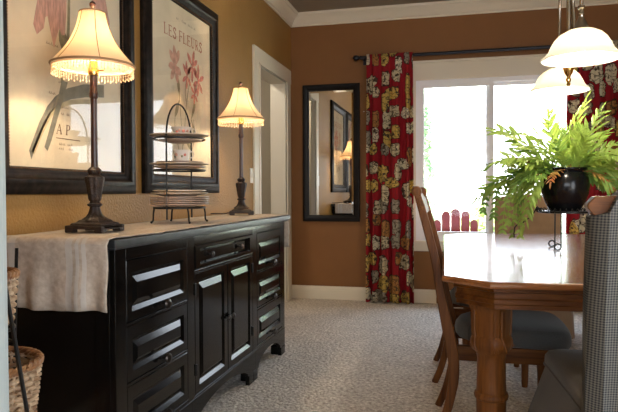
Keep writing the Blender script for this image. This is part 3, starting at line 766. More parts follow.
def ribbon(pts, w, layer=0):
    """flat strip of given width(s) along (y,z) points"""
    n = len(pts); ws = w if isinstance(w, list) else [w] * n; L, Rr = [], []
    for i in range(n):
        a, b = pts[max(i - 1, 0)], pts[min(i + 1, n - 1)]; dx, dz = b[0] - a[0], b[1] - a[1]; q = math.hypot(dx, dz) or 1
        L.append((pts[i][0] - dz / q * ws[i] / 2, pts[i][1] + dx / q * ws[i] / 2)); Rr.append((pts[i][0] + dz / q * ws[i] / 2, pts[i][1] - dx / q * ws[i] / 2))
    mb = MB(); x0 = XA + layer * .0004
    vs = [(x0, *p) for p in L] + [(x0, *p) for p in Rr]
    fs = [(i, i + 1, n + i + 1, n + i) for i in range(n - 1)]
    mb.add(vs, fs); return mb
def merge(l):
    mb = MB()
    for x in l: mb.add(x.v, x.f)
    return mb
def cm2(p, n=6): return [(v.x, v.y) for v in catmull([(a, b, 0) for a, b in p], n)]
def petal(cx, cz, ang, ln, wd):
    ca, sa = math.cos(R(ang)), math.sin(R(ang)); pts = []
    for t, w in ((0, .12), (.2, .45), (.45, .9), (.65, 1), (.85, .7), (1, .12)): pts.append((t, w))
    out = [(cx + ca * t * ln - sa * w * wd / 2, cz + sa * t * ln + ca * w * wd / 2) for t, w in pts] + [(cx + ca * t * ln + sa * w * wd / 2, cz + sa * t * ln - ca * w * wd / 2) for t, w in reversed(pts)]
    return out
# stroke font (unit cell 0..1): list of (points, weight)
FONT = {
 'L': ([[(.15, 0), (.15, 1)]], [[(.15, .03), (.75, .03), (.75, .22)], [(0, 1), (.3, 1)], [(0, 0), (.2, 0)]], .8),
 'E': ([[(.15, 0), (.15, 1)]], [[(0, 1), (.72, 1), (.72, .82)], [(.15, .52), (.55, .52)], [(.55, .42), (.55, .62)], [(0, .01), (.76, .01), (.76, .22)]], .82),
 'S': ([[(.58, .78), (.5, .95), (.3, 1), (.12, .9), (.10, .74), (.3, .56), (.52, .42), (.6, .25), (.5, .06), (.3, 0), (.12, .06), (.05, .24)]], [[(.6, 1), (.58, .74)], [(.04, 0), (.05, .26)]], .72),
 'F': ([[(.15, 0), (.15, 1)]], [[(0, 1), (.72, 1), (.72, .82)], [(.15, .52), (.55, .52)], [(.55, .42), (.55, .62)], [(0, 0), (.3, 0)]], .78),
 'U': ([[(.14, 1), (.14, .3), (.22, .08), (.4, 0)]], [[(.4, 0), (.58, .08), (.68, .3), (.68, 1)], [(0, 1), (.3, 1)], [(.55, 1), (.82, 1)]], .88),
 'R': ([[(.15, 0), (.15, 1)], [(.3, .5), (.7, 0)]], [[(0, 1), (.4, 1), (.58, .9), (.6, .74), (.52, .56), (.35, .5), (.15, .5)], [(0, 0), (.3, 0)], [(.62, 0), (.82, 0)]], .86),
 'A': ([[(.42, 1), (.78, 0)]], [[(.42, 1), (.08, 0)], [(.2, .34), (.62, .34)], [(0, 0), (.2, 0)], [(.62, 0), (.9, 0)]], .9),
 'P': ([[(.15, 0), (.15, 1)], [(.5, .95), (.62, .76), (.52, .56)]], [[(0, 1), (.4, 1), (.58, .92)], [(.52, .56), (.35, .48), (.15, .48)], [(0, 0), (.32, 0)]], .78)}
def lettering(txt, y, z, h, adv=.16, lay=2, slant=0):
    out = []
    for ch in txt:
        if ch == ' ': y += .42 * h; continue
        th, tn, w = FONT[ch]
        for lst, wt in ((th, .17 * h), (tn, .075 * h)):
            for s in lst: out.append(ribbon([(y + (px + slant * pz) * h, z + pz * h) for px, pz in s], wt, lay))
        y += (w + adv) * h
    return out, y
def small_text(rows, rnd):
    """unreadably small print: rows of short broken strokes"""
    out = []
    for y, z, ln, h in rows:
        x = y
        while x < y + ln:
            w = rnd.uniform(.4, .9) * h
            if rnd.random() < .8: out.append(ribbon([(x, z + rnd.uniform(0, .15) * h), (x + w * .5, z + h * rnd.uniform(.6, 1)), (x + w * .8, z)], h * .2, 2))
            x += w * 1.35
    return out
rnd = random.Random(3)
p1, pr1, of1 = picture(1.735, 2.700, 1.046, 2.25, 'large framed print of a drooping mauve flower hung behind the nearer lamp')
def art(parts, nm, mat, pr, off, lab=None):
    o = merge(parts).build(nm, mat, pr, off=off)
    if lab: o['label'] = lab
art([ribbon(cm2([(2.23, 2.15), (2.21, 1.95), (2.20, 1.74), (2.18, 1.60), (2.15, 1.50)]), .018, 1)] + [poly(petal(2.20, 1.60, a, .14, .06), 0) for a in (112, 70)], 'flower_stem', M_stem, pr1, of1)
art([poly([(2.039, 1.90), (2.01, 1.80), (1.985, 1.70), (2.005, 1.665), (2.045, 1.70), (2.055, 1.745), (2.068, 1.755), (2.085, 1.70), (2.105, 1.635), (2.125, 1.69), (2.14, 1.725), (2.155, 1.70), (2.175, 1.705), (2.185, 1.78), (2.19, 1.86), (2.20, 2.0), (2.12, 2.08), (2.05, 2.02)], 1),
     poly([(2.30, 2.02), (2.34, 1.93), (2.40, 1.88), (2.43, 1.85), (2.47, 1.80), (2.51, 1.84), (2.49, 1.90), (2.47, 1.96), (2.42, 2.05)], 1)] + [poly(petal(2.22, 2.02, a, .16, .07), 2) for a in (30, 75, 120, 160)], 'mauve_petals', M_petal_c, pr1, of1)
S1 = [(2.455, 1.547), (2.301, 1.524), (2.189, 1.488), (2.11, 1.443), (2.06, 1.396), (2.011, 1.327), (1.952, 1.214), (1.963, 1.180), (1.986, 1.224), (2.034, 1.306), (2.084, 1.375), (2.122, 1.408), (2.209, 1.445), (2.315, 1.470), (2.455, 1.49)]
art([poly(S1, 1)], 'slate_leaf', M_stem_g, pr1, of1)
art([ribbon(cm2([(1.972, 1.205), (2.03, 1.30), (2.08, 1.365), (2.13, 1.40), (2.22, 1.435), (2.40, 1.462)]), .020, 2)], 'leaf_underside', M_stem_l, pr1, of1)
art([poly([(2.15, 1.514), (2.123, 1.429), (2.09, 1.352), (2.039, 1.232), (2.057, 1.218), (2.082, 1.263), (2.121, 1.355), (2.162, 1.443), (2.19, 1.513)], 2)], 'slate_stalk', M_stem_g, pr1, of1)
tx, _ = lettering('A', 2.112, 1.293, .040, slant=.1); tx2, _ = lettering('P', 2.172, 1.293, .040, slant=.1)
art(tx + tx2 + [ribbon([(2.11, 1.275), (2.27, 1.275)], .0035, 2)] + small_text([(2.13, 1.247, .10, .012), (2.112, 1.229, .12, .010), (2.05, 1.642, .08, .014), (2.14, 1.690, .05, .014), (2.07, 1.447, .035, .014), (2.13, 1.50, .04, .012), (2.14, 1.40, .05, .012), (2.145, 1.372, .05, .014)], rnd), 'lettering', M_ink, pr1, of1)

p2, pr2, of2 = picture(2.795, 3.790, 1.048, 2.25, 'framed print of pink flowers titled in red capitals, behind the plate stand')
tx, ye = lettering('LES FLEURS', 3.045, 1.940, .060, adv=.12)
art(tx, 'title_lettering', M_inkr, pr2, of2)
art(small_text([(3.20, 2.058, .26, .016)], rnd), 'small_lettering', M_ink, pr2, of2)
stems = [[(3.19, 1.80), (3.22, 1.70), (3.235, 1.594), (3.25, 1.48), (3.27, 1.36), (3.26, 1.25)], [(3.40, 1.86), (3.37, 1.72), (3.33, 1.60), (3.30, 1.45), (3.28, 1.33)], [(3.50, 1.77), (3.45, 1.66), (3.40, 1.52), (3.33, 1.36)], [(3.33, 1.75), (3.31, 1.66), (3.32, 1.60)], [(3.19, 1.55), (3.17, 1.44), (3.22, 1.30)], [(3.42, 1.50), (3.44, 1.40), (3.38, 1.28)]]
art([ribbon(cm2(s), .007, 1) for s in stems] + [poly(petal(3.235, 1.60, a, .13, .035), 1) for a in (100, 240)] + [poly(petal(3.39, 1.50, a, .12, .03), 1) for a in (60, 300)] + [poly(petal(3.28, 1.40, a, .14, .03), 1) for a in (200, 320)], 'flower_stems', M_stem, pr2, of2)
art([poly(petal(3.185, 1.785, a, l * .9, .044), 2) for a, l in ((100, .13), (65, .12), (135, .12), (190, .10), (235, .12), (285, .11), (330, .09))], 'dusty_pink_flower', M_petal_a, pr2, of2)
pts = []
for cx, cz, sc in ((3.41, 1.825, .9), (3.50, 1.75, .9), (3.335, 1.755, .75), (3.44, 1.66, .6)):
    pts += [poly(petal(cx, cz, a + rnd.uniform(-12, 12), l * sc, .036 * sc), 3) for a, l in ((85, .12), (40, .10), (140, .11), (215, .10), (270, .11), (320, .10))]
art(pts, 'rose_red_flowers', M_petal_b, pr2, of2)

# ------------------------------------------------------------------ light switch, nail
m = MB(); m.box(W, 4.478, 1.125, W + .006, 4.552, 1.243); sw = tag(m.build('light_switch', M_switch, bevel=.002, off=(W, 4.515, 1.184)), 'cream light switch plate on the gold wall beside the doorway', 'switch'); sw.location = (W, 4.515, 1.184)
m = MB(); m.box(W + .005, 4.508, 1.165, W + .012, 4.522, 1.203); m.build('toggle', M_switch, sw, bevel=.001, off=(W, 4.515, 1.184))
m = MB(); m.lathe([(.0045, 0), (.0045, .004), (.002, .006), (.002, .02)], (0, 0, 0), 8); m.v = [Vector((v.x, .0 + v.z, v.y)) for v in m.v]
nl = m.build('nail', M_switch); nl.location = (-.852, D - .019, 1.823); tag(nl, 'tiny pale nail head in the brown wall beside the mirror', 'nail')

# ------------------------------------------------------------------ wall mirror
mr = thing('wall_mirror', 'tall narrow black framed mirror on the brown far wall', 'mirror', (-1.172, D, .762))
mo = (-1.172, D, .762)
x0, x1, z0, z1, fw = -1.457, -.893, .764, 2.098, .062
prof = [(0, .002), (0, .028), (.006, .034), (.030, .034), (.044, .028), (.052, .022), (fw, .018), (fw, .002)]
vs, fs = [], []; n = len(prof)
for cx, cz, sx, sz in ((x0, z0, 1, 1), (x1, z0, -1, 1), (x1, z1, -1, -1), (x0, z1, 1, -1)):
    for d, h in prof: vs.append((cx + sx * d, D - h, cz + sz * d))
for c in range(4):
    for i in range(n): c2 = ((c + 1) % 4) * n; fs.append((c * n + i, c * n + (i + 1) % n, c2 + (i + 1) % n, c2 + i))
m = MB(); m.add(vs, fs); m.build('frame', M_mframe, mr, off=mo, bevel=.002)
m = MB(); q = fw - .004; bv = .022
def rg(d, y): return [(x0 + d, y, z0 + d), (x1 - d, y, z0 + d), (x1 - d, y, z1 - d), (x0 + d, y, z1 - d)]
vs = rg(q, D - .004) + rg(q, D - .013) + rg(q + bv, D - .0145); fs = [(3, 2, 1, 0)] + [(i * 4 + k, i * 4 + (k + 1) % 4, (i + 1) * 4 + (k + 1) % 4, (i + 1) * 4 + k) for i in range(2) for k in range(4)] + [(8, 9, 10, 11)]
m.add(vs, fs); m.build('mirror_glass', M_mirror, mr, off=mo)

# ------------------------------------------------------------------ curtain rod and curtains
RY, RZ = D - .10, 2.318
rod = thing('curtain_rod', 'dark curtain rod with bulb finials above the window', 'curtain rod', (.30, D, RZ))
m = MB(); m.tube([(-.86, RY, RZ), (1.47, RY, RZ)], .0155, 12); m.build('rod', M_rod, rod, smooth=True, off=(.30, D, RZ))
for sx, x in ((-1, -.86), (1, 1.47)):
    m = MB(); m.lathe([(.016, 0), (.020, .006), (.020, .014), (.014, .020), (.022, .034), (.029, .050), (.026, .066), (.014, .080), (.001, .088)], seg=16)
    m.v = [Vector((x + sx * v.z, RY + v.x, RZ + v.y)) for v in m.v]; m.build('finial', M_rod, rod, smooth=True, off=(.30, D, RZ))
for x in (-.845, 1.455):
    m = MB(); m.box(x - .008, RY - .012, RZ - .02, x + .008, D, RZ - .008); m.box(x - .015, D - .006, RZ - .05, x + .015, D, RZ + .02); m.build('bracket', M_rod, rod, off=(.30, D, RZ))
def curtain(x0, x1, seed, label, flare=0, nf=4.6):
    rn = random.Random(seed); n, nz = 110, 26
    ph = [rn.uniform(0, 6.28) for _ in range(5)]
    zt, zb = RZ + .018, .012
    vs, fs, uvs = [], [], []
    cols = []
    for k in range(n + 1):
        t = k / n; cols.append(t + .012 * math.sin(t * 17 + ph[0]))
    arcl = 0; prev = None; us = []
    def fold(t, zf):
        a = .034 * math.sin(2 * PI * nf * t + ph[1] + .8 * math.sin(2 * PI * 1.3 * t + ph[2])) + .014 * math.sin(2 * PI * nf * 2.1 * t + ph[3])
        a = max(-.042, min(.046, a * 1.2))
        return a * (.55 + .45 * zf) + .010 * math.sin(3 * zf + ph[4] + t * 5) * zf
    for k in range(n + 1):
        p = (x0 + (x1 - x0) * cols[k], fold(k / n, .5))
        if prev: arcl += math.hypot(p[0] - prev[0], p[1] - prev[1])
        us.append(arcl); prev = p
    for j in range(nz + 1):
        zf = j / nz; z = zt + (zb - zt) * zf
        for k in range(n + 1):
            t = k / n
            yv = fold(t, zf)
            q = min(1, max(0, (zf - .045) / .06)); yv *= .28 + .72 * q
            vs.append((x0 + (x1 - x0) * (cols[k]) + flare * (t - .5) * zf, RY - .040 + .018 * q + yv, z)); uvs.append((us[k] + seed, z))
    for j in range(nz):
        for k in range(n):
            a = j * (n + 1) + k; fs.append((a, a + 1, a + n + 2, a + n + 1))
    loc = ((x0 + x1) / 2, RY, 0); mb = MB(); mb.add(vs, fs)
    o = mb.build('curtain', M_curtain, smooth=True, uvs=uvs, off=loc, solid=.003); o.location = loc
    return tag(o, label, 'curtain', 'printed window curtains')
curtain(-.812, -.376, 1, 'red printed floor length curtain beside the mirror, left of the window', .02)
curtain(.945, 1.46, 2, 'red printed floor length curtain behind the potted fern, right of the window', .0)

# ------------------------------------------------------------------ dining table
tb = thing('dining_table', 'glossy oak dining table with clipped corners and thick turned legs', 'table', (.53, 3.17, 0))
to = (.53, 3.17, 0)
cxT, cyT = .53, 3.17
half = [(-.045, 2.112), (.109, 1.980), (.975, 2.040), (1.135, 2.20)]
TP = half + [(2 * cxT - a, 2 * cyT - b) for a, b in half]
def inset(pl_, d):
    out = []
    for i in range(len(pl_)):
        p0, p1, p2 = Vector(pl_[i - 1]), Vector(pl_[i]), Vector(pl_[(i + 1) % len(pl_)])
        e1 = (p1 - p0).normalized(); e2 = (p2 - p1).normalized(); n1 = Vector((-e1.y, e1.x)); n2 = Vector((-e2.y, e2.x))
        b = (n1 + n2).normalized(); out.append(tuple(p1 + b * d / max(.3, b.dot(n1))))
    return out
def loop_solid(loops):
    mb = MB(); n = len(loops[0][0]); vs = [(x, y, z) for pl_, z in loops for x, y in pl_]; fs = [tuple(range(n))[::-1], tuple(range((len(loops) - 1) * n, len(loops) * n))]
    for i in range(len(loops) - 1):
        for k in range(n): fs.append((i * n + k, i * n + (k + 1) % n, (i + 1) * n + (k + 1) % n, (i + 1) * n + k))
    return mb.add(vs, fs)
loop_solid([(inset(TP, .012), .736), (inset(TP, .003), .739), (TP, .745), (TP, .753), (inset(TP, .004), .758), (inset(TP, .010), .760)]).build('tabletop', M_top, tb, off=to)
# apron ring with stepped mouldings
ap = [(.040, .736), (.040, .722), (.050, .718), (.050, .700), (.046, .696), (.046, .682), (.050, .678), (.050, .665), (.062, .662)]
o_l = [(inset(TP, d), z) for d, z in ap]; i_l = [(inset(TP, .085), z) for z in (.662, .736)]
loop_solid(o_l + i_l).build('apron', M_oak_x, tb, off=to)
def table_leg(x, y, a):
    mb = MB()
    # square upper block with clipped, stepped corners, then a bulb, shaft and ring
    seg = 32
    def sec(r, sq):
        out = []
        for k in range(seg):
            t = 2 * PI * k / seg; c, s = math.cos(t), math.sin(t); q = (abs(c) ** sq + abs(s) ** sq) ** (-1 / sq); out.append((r * q * c, r * q * s))
        return out
    P_ = [(.044, 0, 2), (.050, .02, 2), (.052, .06, 2), (.044, .08, 2), (.042, .11, 2), (.046, .30, 2), (.047, .332, 2), (.052, .336, 2), (.054, .346, 2), (.051, .355, 2), (.047, .358, 2), (.046, .366, 2), (.044, .47, 2), (.046, .492, 2.2), (.055, .505, 2.6), (.060, .525, 3), (.058, .545, 3.2), (.051, .558, 3.6), (.053, .575, 4.2), (.054, .640, 4.6), (.060, .655, 5), (.062, .690, 5), (.062, .735, 5)]
    vs = []; fs = []
    ca, sa = math.cos(a), math.sin(a)
    for r, z, sq in P_:
        for k, (px, py) in enumerate(sec(r, sq)):
            if z > .50 and z < .65 and sq > 2.5:      # three flutes on each clipped corner
                kk = k % 8
                fl = {3: .93, 4: 1.0, 5: .93}.get(kk, 1.0) if z > .55 else 1
                px *= fl; py *= fl
            px *= 1.08; py *= 1.08; vs.append((x + px * ca - py * sa, y + px * sa + py * ca, z))
    n = len(P_)
    for i in range(n - 1):
        for k in range(seg): fs.append((i * seg + k, i * seg + (k + 1) % seg, (i + 1) * seg + (k + 1) % seg, (i + 1) * seg + k))
    fs.append(tuple(range(seg))[::-1]); fs.append(tuple(range((n - 1) * seg, n * seg)))
    mb.add(vs, fs)
    # applied scroll ribs on the clipped corners, curling over the bulb
    leg = mb.build('leg', M_oak_z, tb, smooth=True, off=to)
    rib = MB()
    for c4 in range(4):
        th = a + PI / 4 + c4 * PI / 2
        for k, dx in enumerate((-.012, 0, .012)):
            pts = []
            for z, rr in ((.652, .0655), (.60, .0640), (.57, .0630), (.552, .0615), (.538, .0655), (.522, .0675), (.506, .062)):
                bend = .018 * max(0, (.56 - z) / .055) * (1 if dx > 0 else -.2) if z < .56 else 0
                pts.append((x + rr * math.cos(th) - (dx + bend) * math.sin(th), y + rr * math.sin(th) + (dx + bend) * math.cos(th), z))
            rib.tube(catmull(pts, 3), .0042, 6)
    rib.build('scroll_ribs', M_oak_z, leg, smooth=True, off=to)
LP = inset(TP, .118)
l1 = ((LP[0][0] + LP[1][0]) / 2 + .012, (LP[0][1] + LP[1][1]) / 2 + .012)
l2 = ((LP[2][0] + LP[3][0]) / 2 - .012, (LP[2][1] + LP[3][1]) / 2 + .012)
for x, y, a in ((l1[0], l1[1], R(-28)), (l2[0], l2[1], R(3)), (2 * cxT - l1[0], 2 * cyT - l1[1], R(-28)), (2 * cxT - l2[0], 2 * cyT - l2[1], R(3))): table_leg(x, y, a)

# ------------------------------------------------------------------ dining chairs (seat centre at root, facing +x)
POST = [(-.285, 0), (-.255, .07), (-.232, .15), (-.213, .24), (-.208, .30), (-.214, .38), (-.232, .47), (-.262, .62), (-.285, .76), (-.325, .92), (-.362, 1.052)]
def make_chair(label, group):
    root = thing('dining_chair', label, 'chair', (0, 0, 0), 0, group)
    path = [(v.x, v.y) for v in catmull([(a, b, 0) for a, b in POST], 3)]
    n = len(path)
    for sgn in (-1, 1):
        m = MB(); m.bar([(px, sgn * .215, pz) for px, pz in path], .026, [.034 + .014 * math.exp(-((pz - .42) / .18) ** 2) - .006 * max(0, pz - .9) / .15 for px, pz in path])
        q = m.build('back_post', M_oak_z, root, bevel=.005)
        m = MB(); m.lathe([(.004, -.018), (.018, -.016), (.022, -.008), (.022, .008), (.018, .016), (.004, .018)], seg=16); m.v = [Vector((-.362 + v.x, sgn * .215 + v.z, 1.052 + v.y)) for v in m.v]
        m.build('scroll_ear', M_oak_z, q, smooth=True)
    m = MB()   # shaped crest rail
    pts = [(t, .955 + .0 * t) for t in (-.2, .2)]
    top = [(-.232, 1.03), (-.19, 1.022), (-.14, 1.045), (-.07, 1.068), (0, 1.076), (.07, 1.068), (.14, 1.045), (.19, 1.022), (.232, 1.03)]
    poly_ = [(-.232, .975), (-.19, .958), (0, .948), (.19, .958), (.232, .975)] + [(a, b) for a, b in reversed(cm2(top, 4))]
    nn_ = len(poly_); vs = []
    for th in (-.011, .011):
        for yy, zz in poly_: vs.append((-.343 - (zz - 1.0) * .29 + th + .018 * (1 - (yy / .23) ** 2) * -1, yy, zz))
    m.add(vs, [tuple(range(nn_))[::-1], tuple(range(nn_, 2 * nn_))] + [(i, (i + 1) % nn_, nn_ + (i + 1) % nn_, nn_ + i) for i in range(nn_)])
    m.build('crest_rail', M_oak_y, root, bevel=.003)
    m = MB(); m.bar([(-.262 - .010, -.205, .60), (-.272, -.1, .60), (-.276, 0, .60), (-.272, .1, .60), (-.272, .205, .60)], .04, .018, (0, 0, 1)); m.build('lower_back_rail', M_oak_y, root, bevel=.003)
    for yy in (-.14, -.07, 0, .07, .14):
        m = MB(); m.tube([(-.274, yy, .615), (-.292, yy, .74), (-.318, yy, .85), (-.344, yy, .962)], [.007, .011, .010, .007], 8); m.build('spindle', M_oak_z, root, smooth=True)
    m = MB(); m.box(-.205, -.205, .345, .21, -.18, .408); m.box(-.205, .18, .345, .21, .205, .408); m.box(.19, -.225, .345, .215, .225, .408); m.box(-.225, -.2, .345, -.205, .2, .408)
    m.build('seat_rail', M_oak_x, root, bevel=.003)
    # upholstered pad
    def seat_outline(k):
        pts = [(-.222, -.205), (-.222, .205), (.20, .243), (.255, .21), (.262, 0), (.255, -.21), (.20, -.243)]
        return [(a * k + .002, b * k) for a, b in pts][::-1]
    loops = [(seat_outline(.97), .408), (seat_outline(1.0), .418), (seat_outline(1.015), .438), (seat_outline(1.01), .466), (seat_outline(.95), .488), (seat_outline(.7), .500), (seat_outline(.2), .503)]
    loop_solid(loops).build('seat', M_seat, root, smooth=True, subsurf=2)
    for sgn in (-1, 1):
        m = MB(); m.tube([(.19, sgn * .19, 0), (.19, sgn * .19, .02), (.19, sgn * .19, .20), (.19, sgn * .19, .27), (.19, sgn * .19, .29), (.19, sgn * .19, .345)], [.015, .017, .021, .026, .021, .023], 14); m.box(.167, sgn * .19 - .023, .30, .213, sgn * .19 + .023, .40)
        m.build('front_leg', M_oak_z, root, smooth=True)
    return root
chairA = make_chair('oak dining chair with slate padded seat, nearer on the left side of the table', 'oak dining chairs')
chairA.location = (.205, 2.755, 0)
chairB = copy_tree(chairA); chairB.location = (.172, 3.55, 0); chairB.rotation_euler.z = R(1)
chairB['label'] = 'oak dining chair with slate padded seat, farther on the left side, nearest the curtain'
# near end of the table: same oak chair under a fitted seat cover, with a gingham back cover
chairC = copy_tree(chairA); chairC.location = (.545, 1.835, 0); chairC.rotation_euler.z = R(90)
chairC['label'] = 'oak dining chair in the right foreground with olive grey skirted seat cover'
old = [c for c in chairC.children if c.name.startswith('seat') and 'rail' not in c.name][0]; bpy.data.objects.remove(old)
def seat_cover(mat, nm, parent, flare, drop, ext=0.0, side=0.0, up=0.0):
    """fitted pad with a piped edge and a flared, softly pleated skirt"""
    cor = [(-.225, -.215), (-.225, .215), (.225 + ext, .235 + side), (.225 + ext, -.235 - side)]
    base_ = []
    rad = .045
    for q in range(4):
        p0, p1, p2 = Vector(cor[q - 1]), Vector(cor[q]), Vector(cor[(q + 1) % 4])
        a = p1 + (p0 - p1).normalized() * rad; b = p1 + (p2 - p1).normalized() * rad
        for k in range(7):
            t = k / 6; base_.append((a * (1 - t) ** 2 + p1 * 2 * t * (1 - t) + b * t * t))
        nx_ = (p2 + (p1 - p2).normalized() * rad)
        for k in range(1, 8): base_.append(b.lerp(nx_, k / 8))
    base_ = base_[::-1]; n = len(base_)
    ctr = Vector(((ext) / 2, 0))
    def ol(k, e=0, w=0):
        out = []
        for i, p in enumerate(base_):
            d = (p - ctr); back = 1 if p.x > -.17 else .25
            g = d.normalized() * (e * back + w * .006 * math.sin(i * 1.7))
            out.append(tuple(ctr + d * k + g))
        return out
    loops = [(ol(.985, flare, 1), drop), (ol(.985, flare * .8, .8), drop + (.43 + up - drop) * .25), (ol(.985, flare * .52, .6), drop + (.43 + up - drop) * .55), (ol(.99, flare * .22, .3), drop + (.43 + up - drop) * .82)] + [(ol(k), z + up) for k, z in ((1.0, .435), (1.008, .455), (1.004, .472), (.97, .487), (.90, .496), (.6, .503), (.2, .505))]
    o = loop_solid(loops).build(nm, mat, parent, smooth=True)
    m = MB(); m.tube([(x, y, .443 + up) for x, y in ol(1.005)], .0045, 6, True); m.build('piping', mat, o, smooth=True)
    return o
for c in list(chairC.children):
    if c.name.startswith('crest_rail'): bpy.data.objects.remove(c); continue
    for e in list(c.children): bpy.data.objects.remove(e)
chairC.scale = (1, 1, .965)
m = MB(); pr_ = [(-.238, 1.076), (-.254, 1.058), (-.254, 1.048), (-.236, 1.026), (-.20, 1.0), (.20, 1.0), (.236, 1.026), (.254, 1.048), (.254, 1.058), (.238, 1.076), (.10, 1.080), (-.10, 1.080)]
m.prism(pr_, 'x', -.376, -.336); m.build('crest_rail', M_oak_y, chairC, bevel=.003)
seat_cover(M_scover, 'seat_cover', chairC, .15, .05, .085, .02, .048)

# gingham cover pulled over the back of the near chair
def back_cover():
    root_loc = (.545, 1.47, .45)
    nx, nz = 40, 30; vs, fs, uvs = [], [], []
    x0, x1 = .299, .80
    def yb(z): # follow the slanted back: world y of the post at height z
        for (a, b), (c, d) in zip(POST, POST[1:]):
            if b <= z <= d: return 1.835 + a + (c - a) * (z - b) / (d - b)
        return 1.835 - .362
    zl = [.42 + (.995 - .42) * j / nz for j in range(nz + 1)]
    def topz(t):   # upper edge: dips at the left where the oak ear shows
        return .992 + .012 * t / .08 if t < .08 else min(1.052, 1.004 + (t - .08) / .03 * .048)
    # outline loop around the back at each height: behind (low y) then in front
    prof = []
    m_ = 30
    for i in range(m_ + 1): prof.append((i / m_, -1))
    for i in range(m_ + 1): prof.append((1 - i / m_, 1))
    n = len(prof)
    for j, z in enumerate(zl):
        zf = j / nz; s = 0
        for k, (t, sd) in enumerate(prof):
            zz = z + (topz(t) - .995) * zf ** 3
            wv = .006 * math.sin(t * 25 + zf * 2) * (1 - zf * .6) + .004 * math.sin(t * 60) * (1 - zf)
            edge = .012 * math.exp(-((t - .06) / .03) ** 2)
            x = x0 + .016 * (1 - zf) * (1 - t) + (x1 - x0) * t
            y = yb(min(zz, 1.05)) + sd * (.040 if 0 < t < 1 else .020) + wv + (-edge if sd < 0 else 0)
            vs.append((x, y, zz)); uvs.append((x + (0 if sd < 0 else .002), zz))
    for j in range(nz):
        for k in range(n): k2 = (k + 1) % n; fs.append((j * n + k, j * n + k2, (j + 1) * n + k2, (j + 1) * n + k))
    # closed top
    tp = nz * n
    for i in range(m_):
        fs.append((tp + i, tp + i + 1, tp + n - 2 - i, tp + n - 1 - i))
    mb = MB(); mb.add(vs, fs)
    o = mb.build('chair_back_cover', M_ging, smooth=True, uvs=uvs, off=root_loc, solid=.003); o.location = root_loc
    return tag(o, 'grey blue gingham cloth cover over the back of the right foreground chair', 'chair cover')
back_cover()

# far end of the table: chair in a tan slipcover, facing the camera
chairD = thing('slipcovered_chair', 'tan slipcovered chair at the far end of the table, behind the fern', 'chair', (.545, 4.60, 0), R(-90))
sc_ = []
pts = [(-.245, .03), (-.242, .92), (-.21, 1.0), (-.10, 1.022), (0, 1.027), (.10, 1.022), (.21, 1.0), (.242, .92), (.245, .03)]
vs = []; n = len(pts); rows = []
path = cm2(pts, 5); n = len(path)
mb = MB(); vs = []
for th in (-.035, .035):
    for yy, zz in path: vs.append((-.235 - max(0, zz - .45) * .16 + th + .006 * math.sin(yy * 40), yy * (1.0 + .06 * max(0, .4 - zz)), zz))
fs = [tuple(range(n))[::-1], tuple(range(n, 2 * n))] + [(i, (i + 1) % n, n + (i + 1) % n, n + i) for i in range(n)]
mb.add(vs, fs); bc = mb.build('back_cover', M_tan, chairD, bevel=.014, bseg=3)
m = MB()
for yy in (-.12, .02, .13): m.tube(catmull([(-.190 - .04, yy, .50), (-.198 - .06, yy + .012, .66), (-.217 - .06, yy - .006, .80), (-.24 - .05, yy + .004, .90)], 4), .007, 6, flat=.5)
m.build('cloth_folds', M_tan, bc, smooth=True)
seat_cover(M_tan, 'seat_cover', chairD, .03, .04)
for sx in (-.17, .17):
    for sy in (-.17, .17):
        m = MB(); m.box(sx - .018, sy - .018, 0, sx + .018, sy + .018, .41); m.build('leg', M_oak_z, chairD)

# ------------------------------------------------------------------ plant stand and potted fern
PX, PY = .532, 3.20
ps = thing('plant_stand', 'black iron plant stand with scrolled feet on the dining table', 'plant stand', (PX, PY, .7602))
zt = .187
m = MB(); m.lathe([(.001, zt - .006), (.118, zt - .006), (.124, zt - .004), (.124, zt + .004), (.112, zt + .006), (.001, zt + .002)], seg=36)
tray = m.build('tray', M_iron, ps, smooth=True)
m = MB()
for k in range(30): a = 2 * PI * k / 30; m.tube([((.124 + .010 * math.cos(t)) * math.cos(a) , (.124 + .010 * math.cos(t)) * math.sin(a), zt + .008 + .010 * math.sin(t)) for t in [i * PI / 4 for i in range(8)]], .0022, 5, True)
m.build('scallop_rim', M_iron, tray, smooth=True)
for a in (105, 253, 0):
    c, s = math.cos(R(a)), math.sin(R(a)); m = MB()
    pts = [(0, zt - .006), (0, .12), (0, .04)] + [(-.015 + .015 * math.cos(R(t)), .0188 + .015 * math.sin(R(t))) for t in range(0, -340, -24)]
    m.tube([(.110 * c + (q if a else -q), .110 * s, zz) for q, zz in pts], .0038, 7); m.build('leg', M_iron, ps, smooth=True)
m = MB(); m.tube(catmull([(-.118, -.01, zt + .0), (-.130, -.01, .212), (-.148, -.01, .180), (-.187, -.01, .140), (-.232, -.01, .114), (-.240, -.01, .085), (-.240, -.01, .055)], 6), [.0032] * 37, 7)
m.build('curved_arm', M_iron, ps, smooth=True)

fern = thing('potted_fern', 'bushy green fern in a round black pot on the table stand', 'plant', (PX, PY, .7602 + zt + .005))
m = MB(); m.lathe([(.001, 0), (.068, 0), (.074, .006), (.092, .040), (.110, .085), (.1155, .125), (.110, .165), (.098, .188), (.094, .194), (.100, .200), (.104, .206), (.103, .214), (.096, .215), (.090, .206), (.086, .19), (.001, .186)], seg=40); m.build('pot', M_pot, fern, smooth=True)
m = MB(); m.lathe([(.001, .198), (.05, .196), (.087, .190)], seg=24, cap=False); m.build('soil', M_soil, fern, smooth=True)
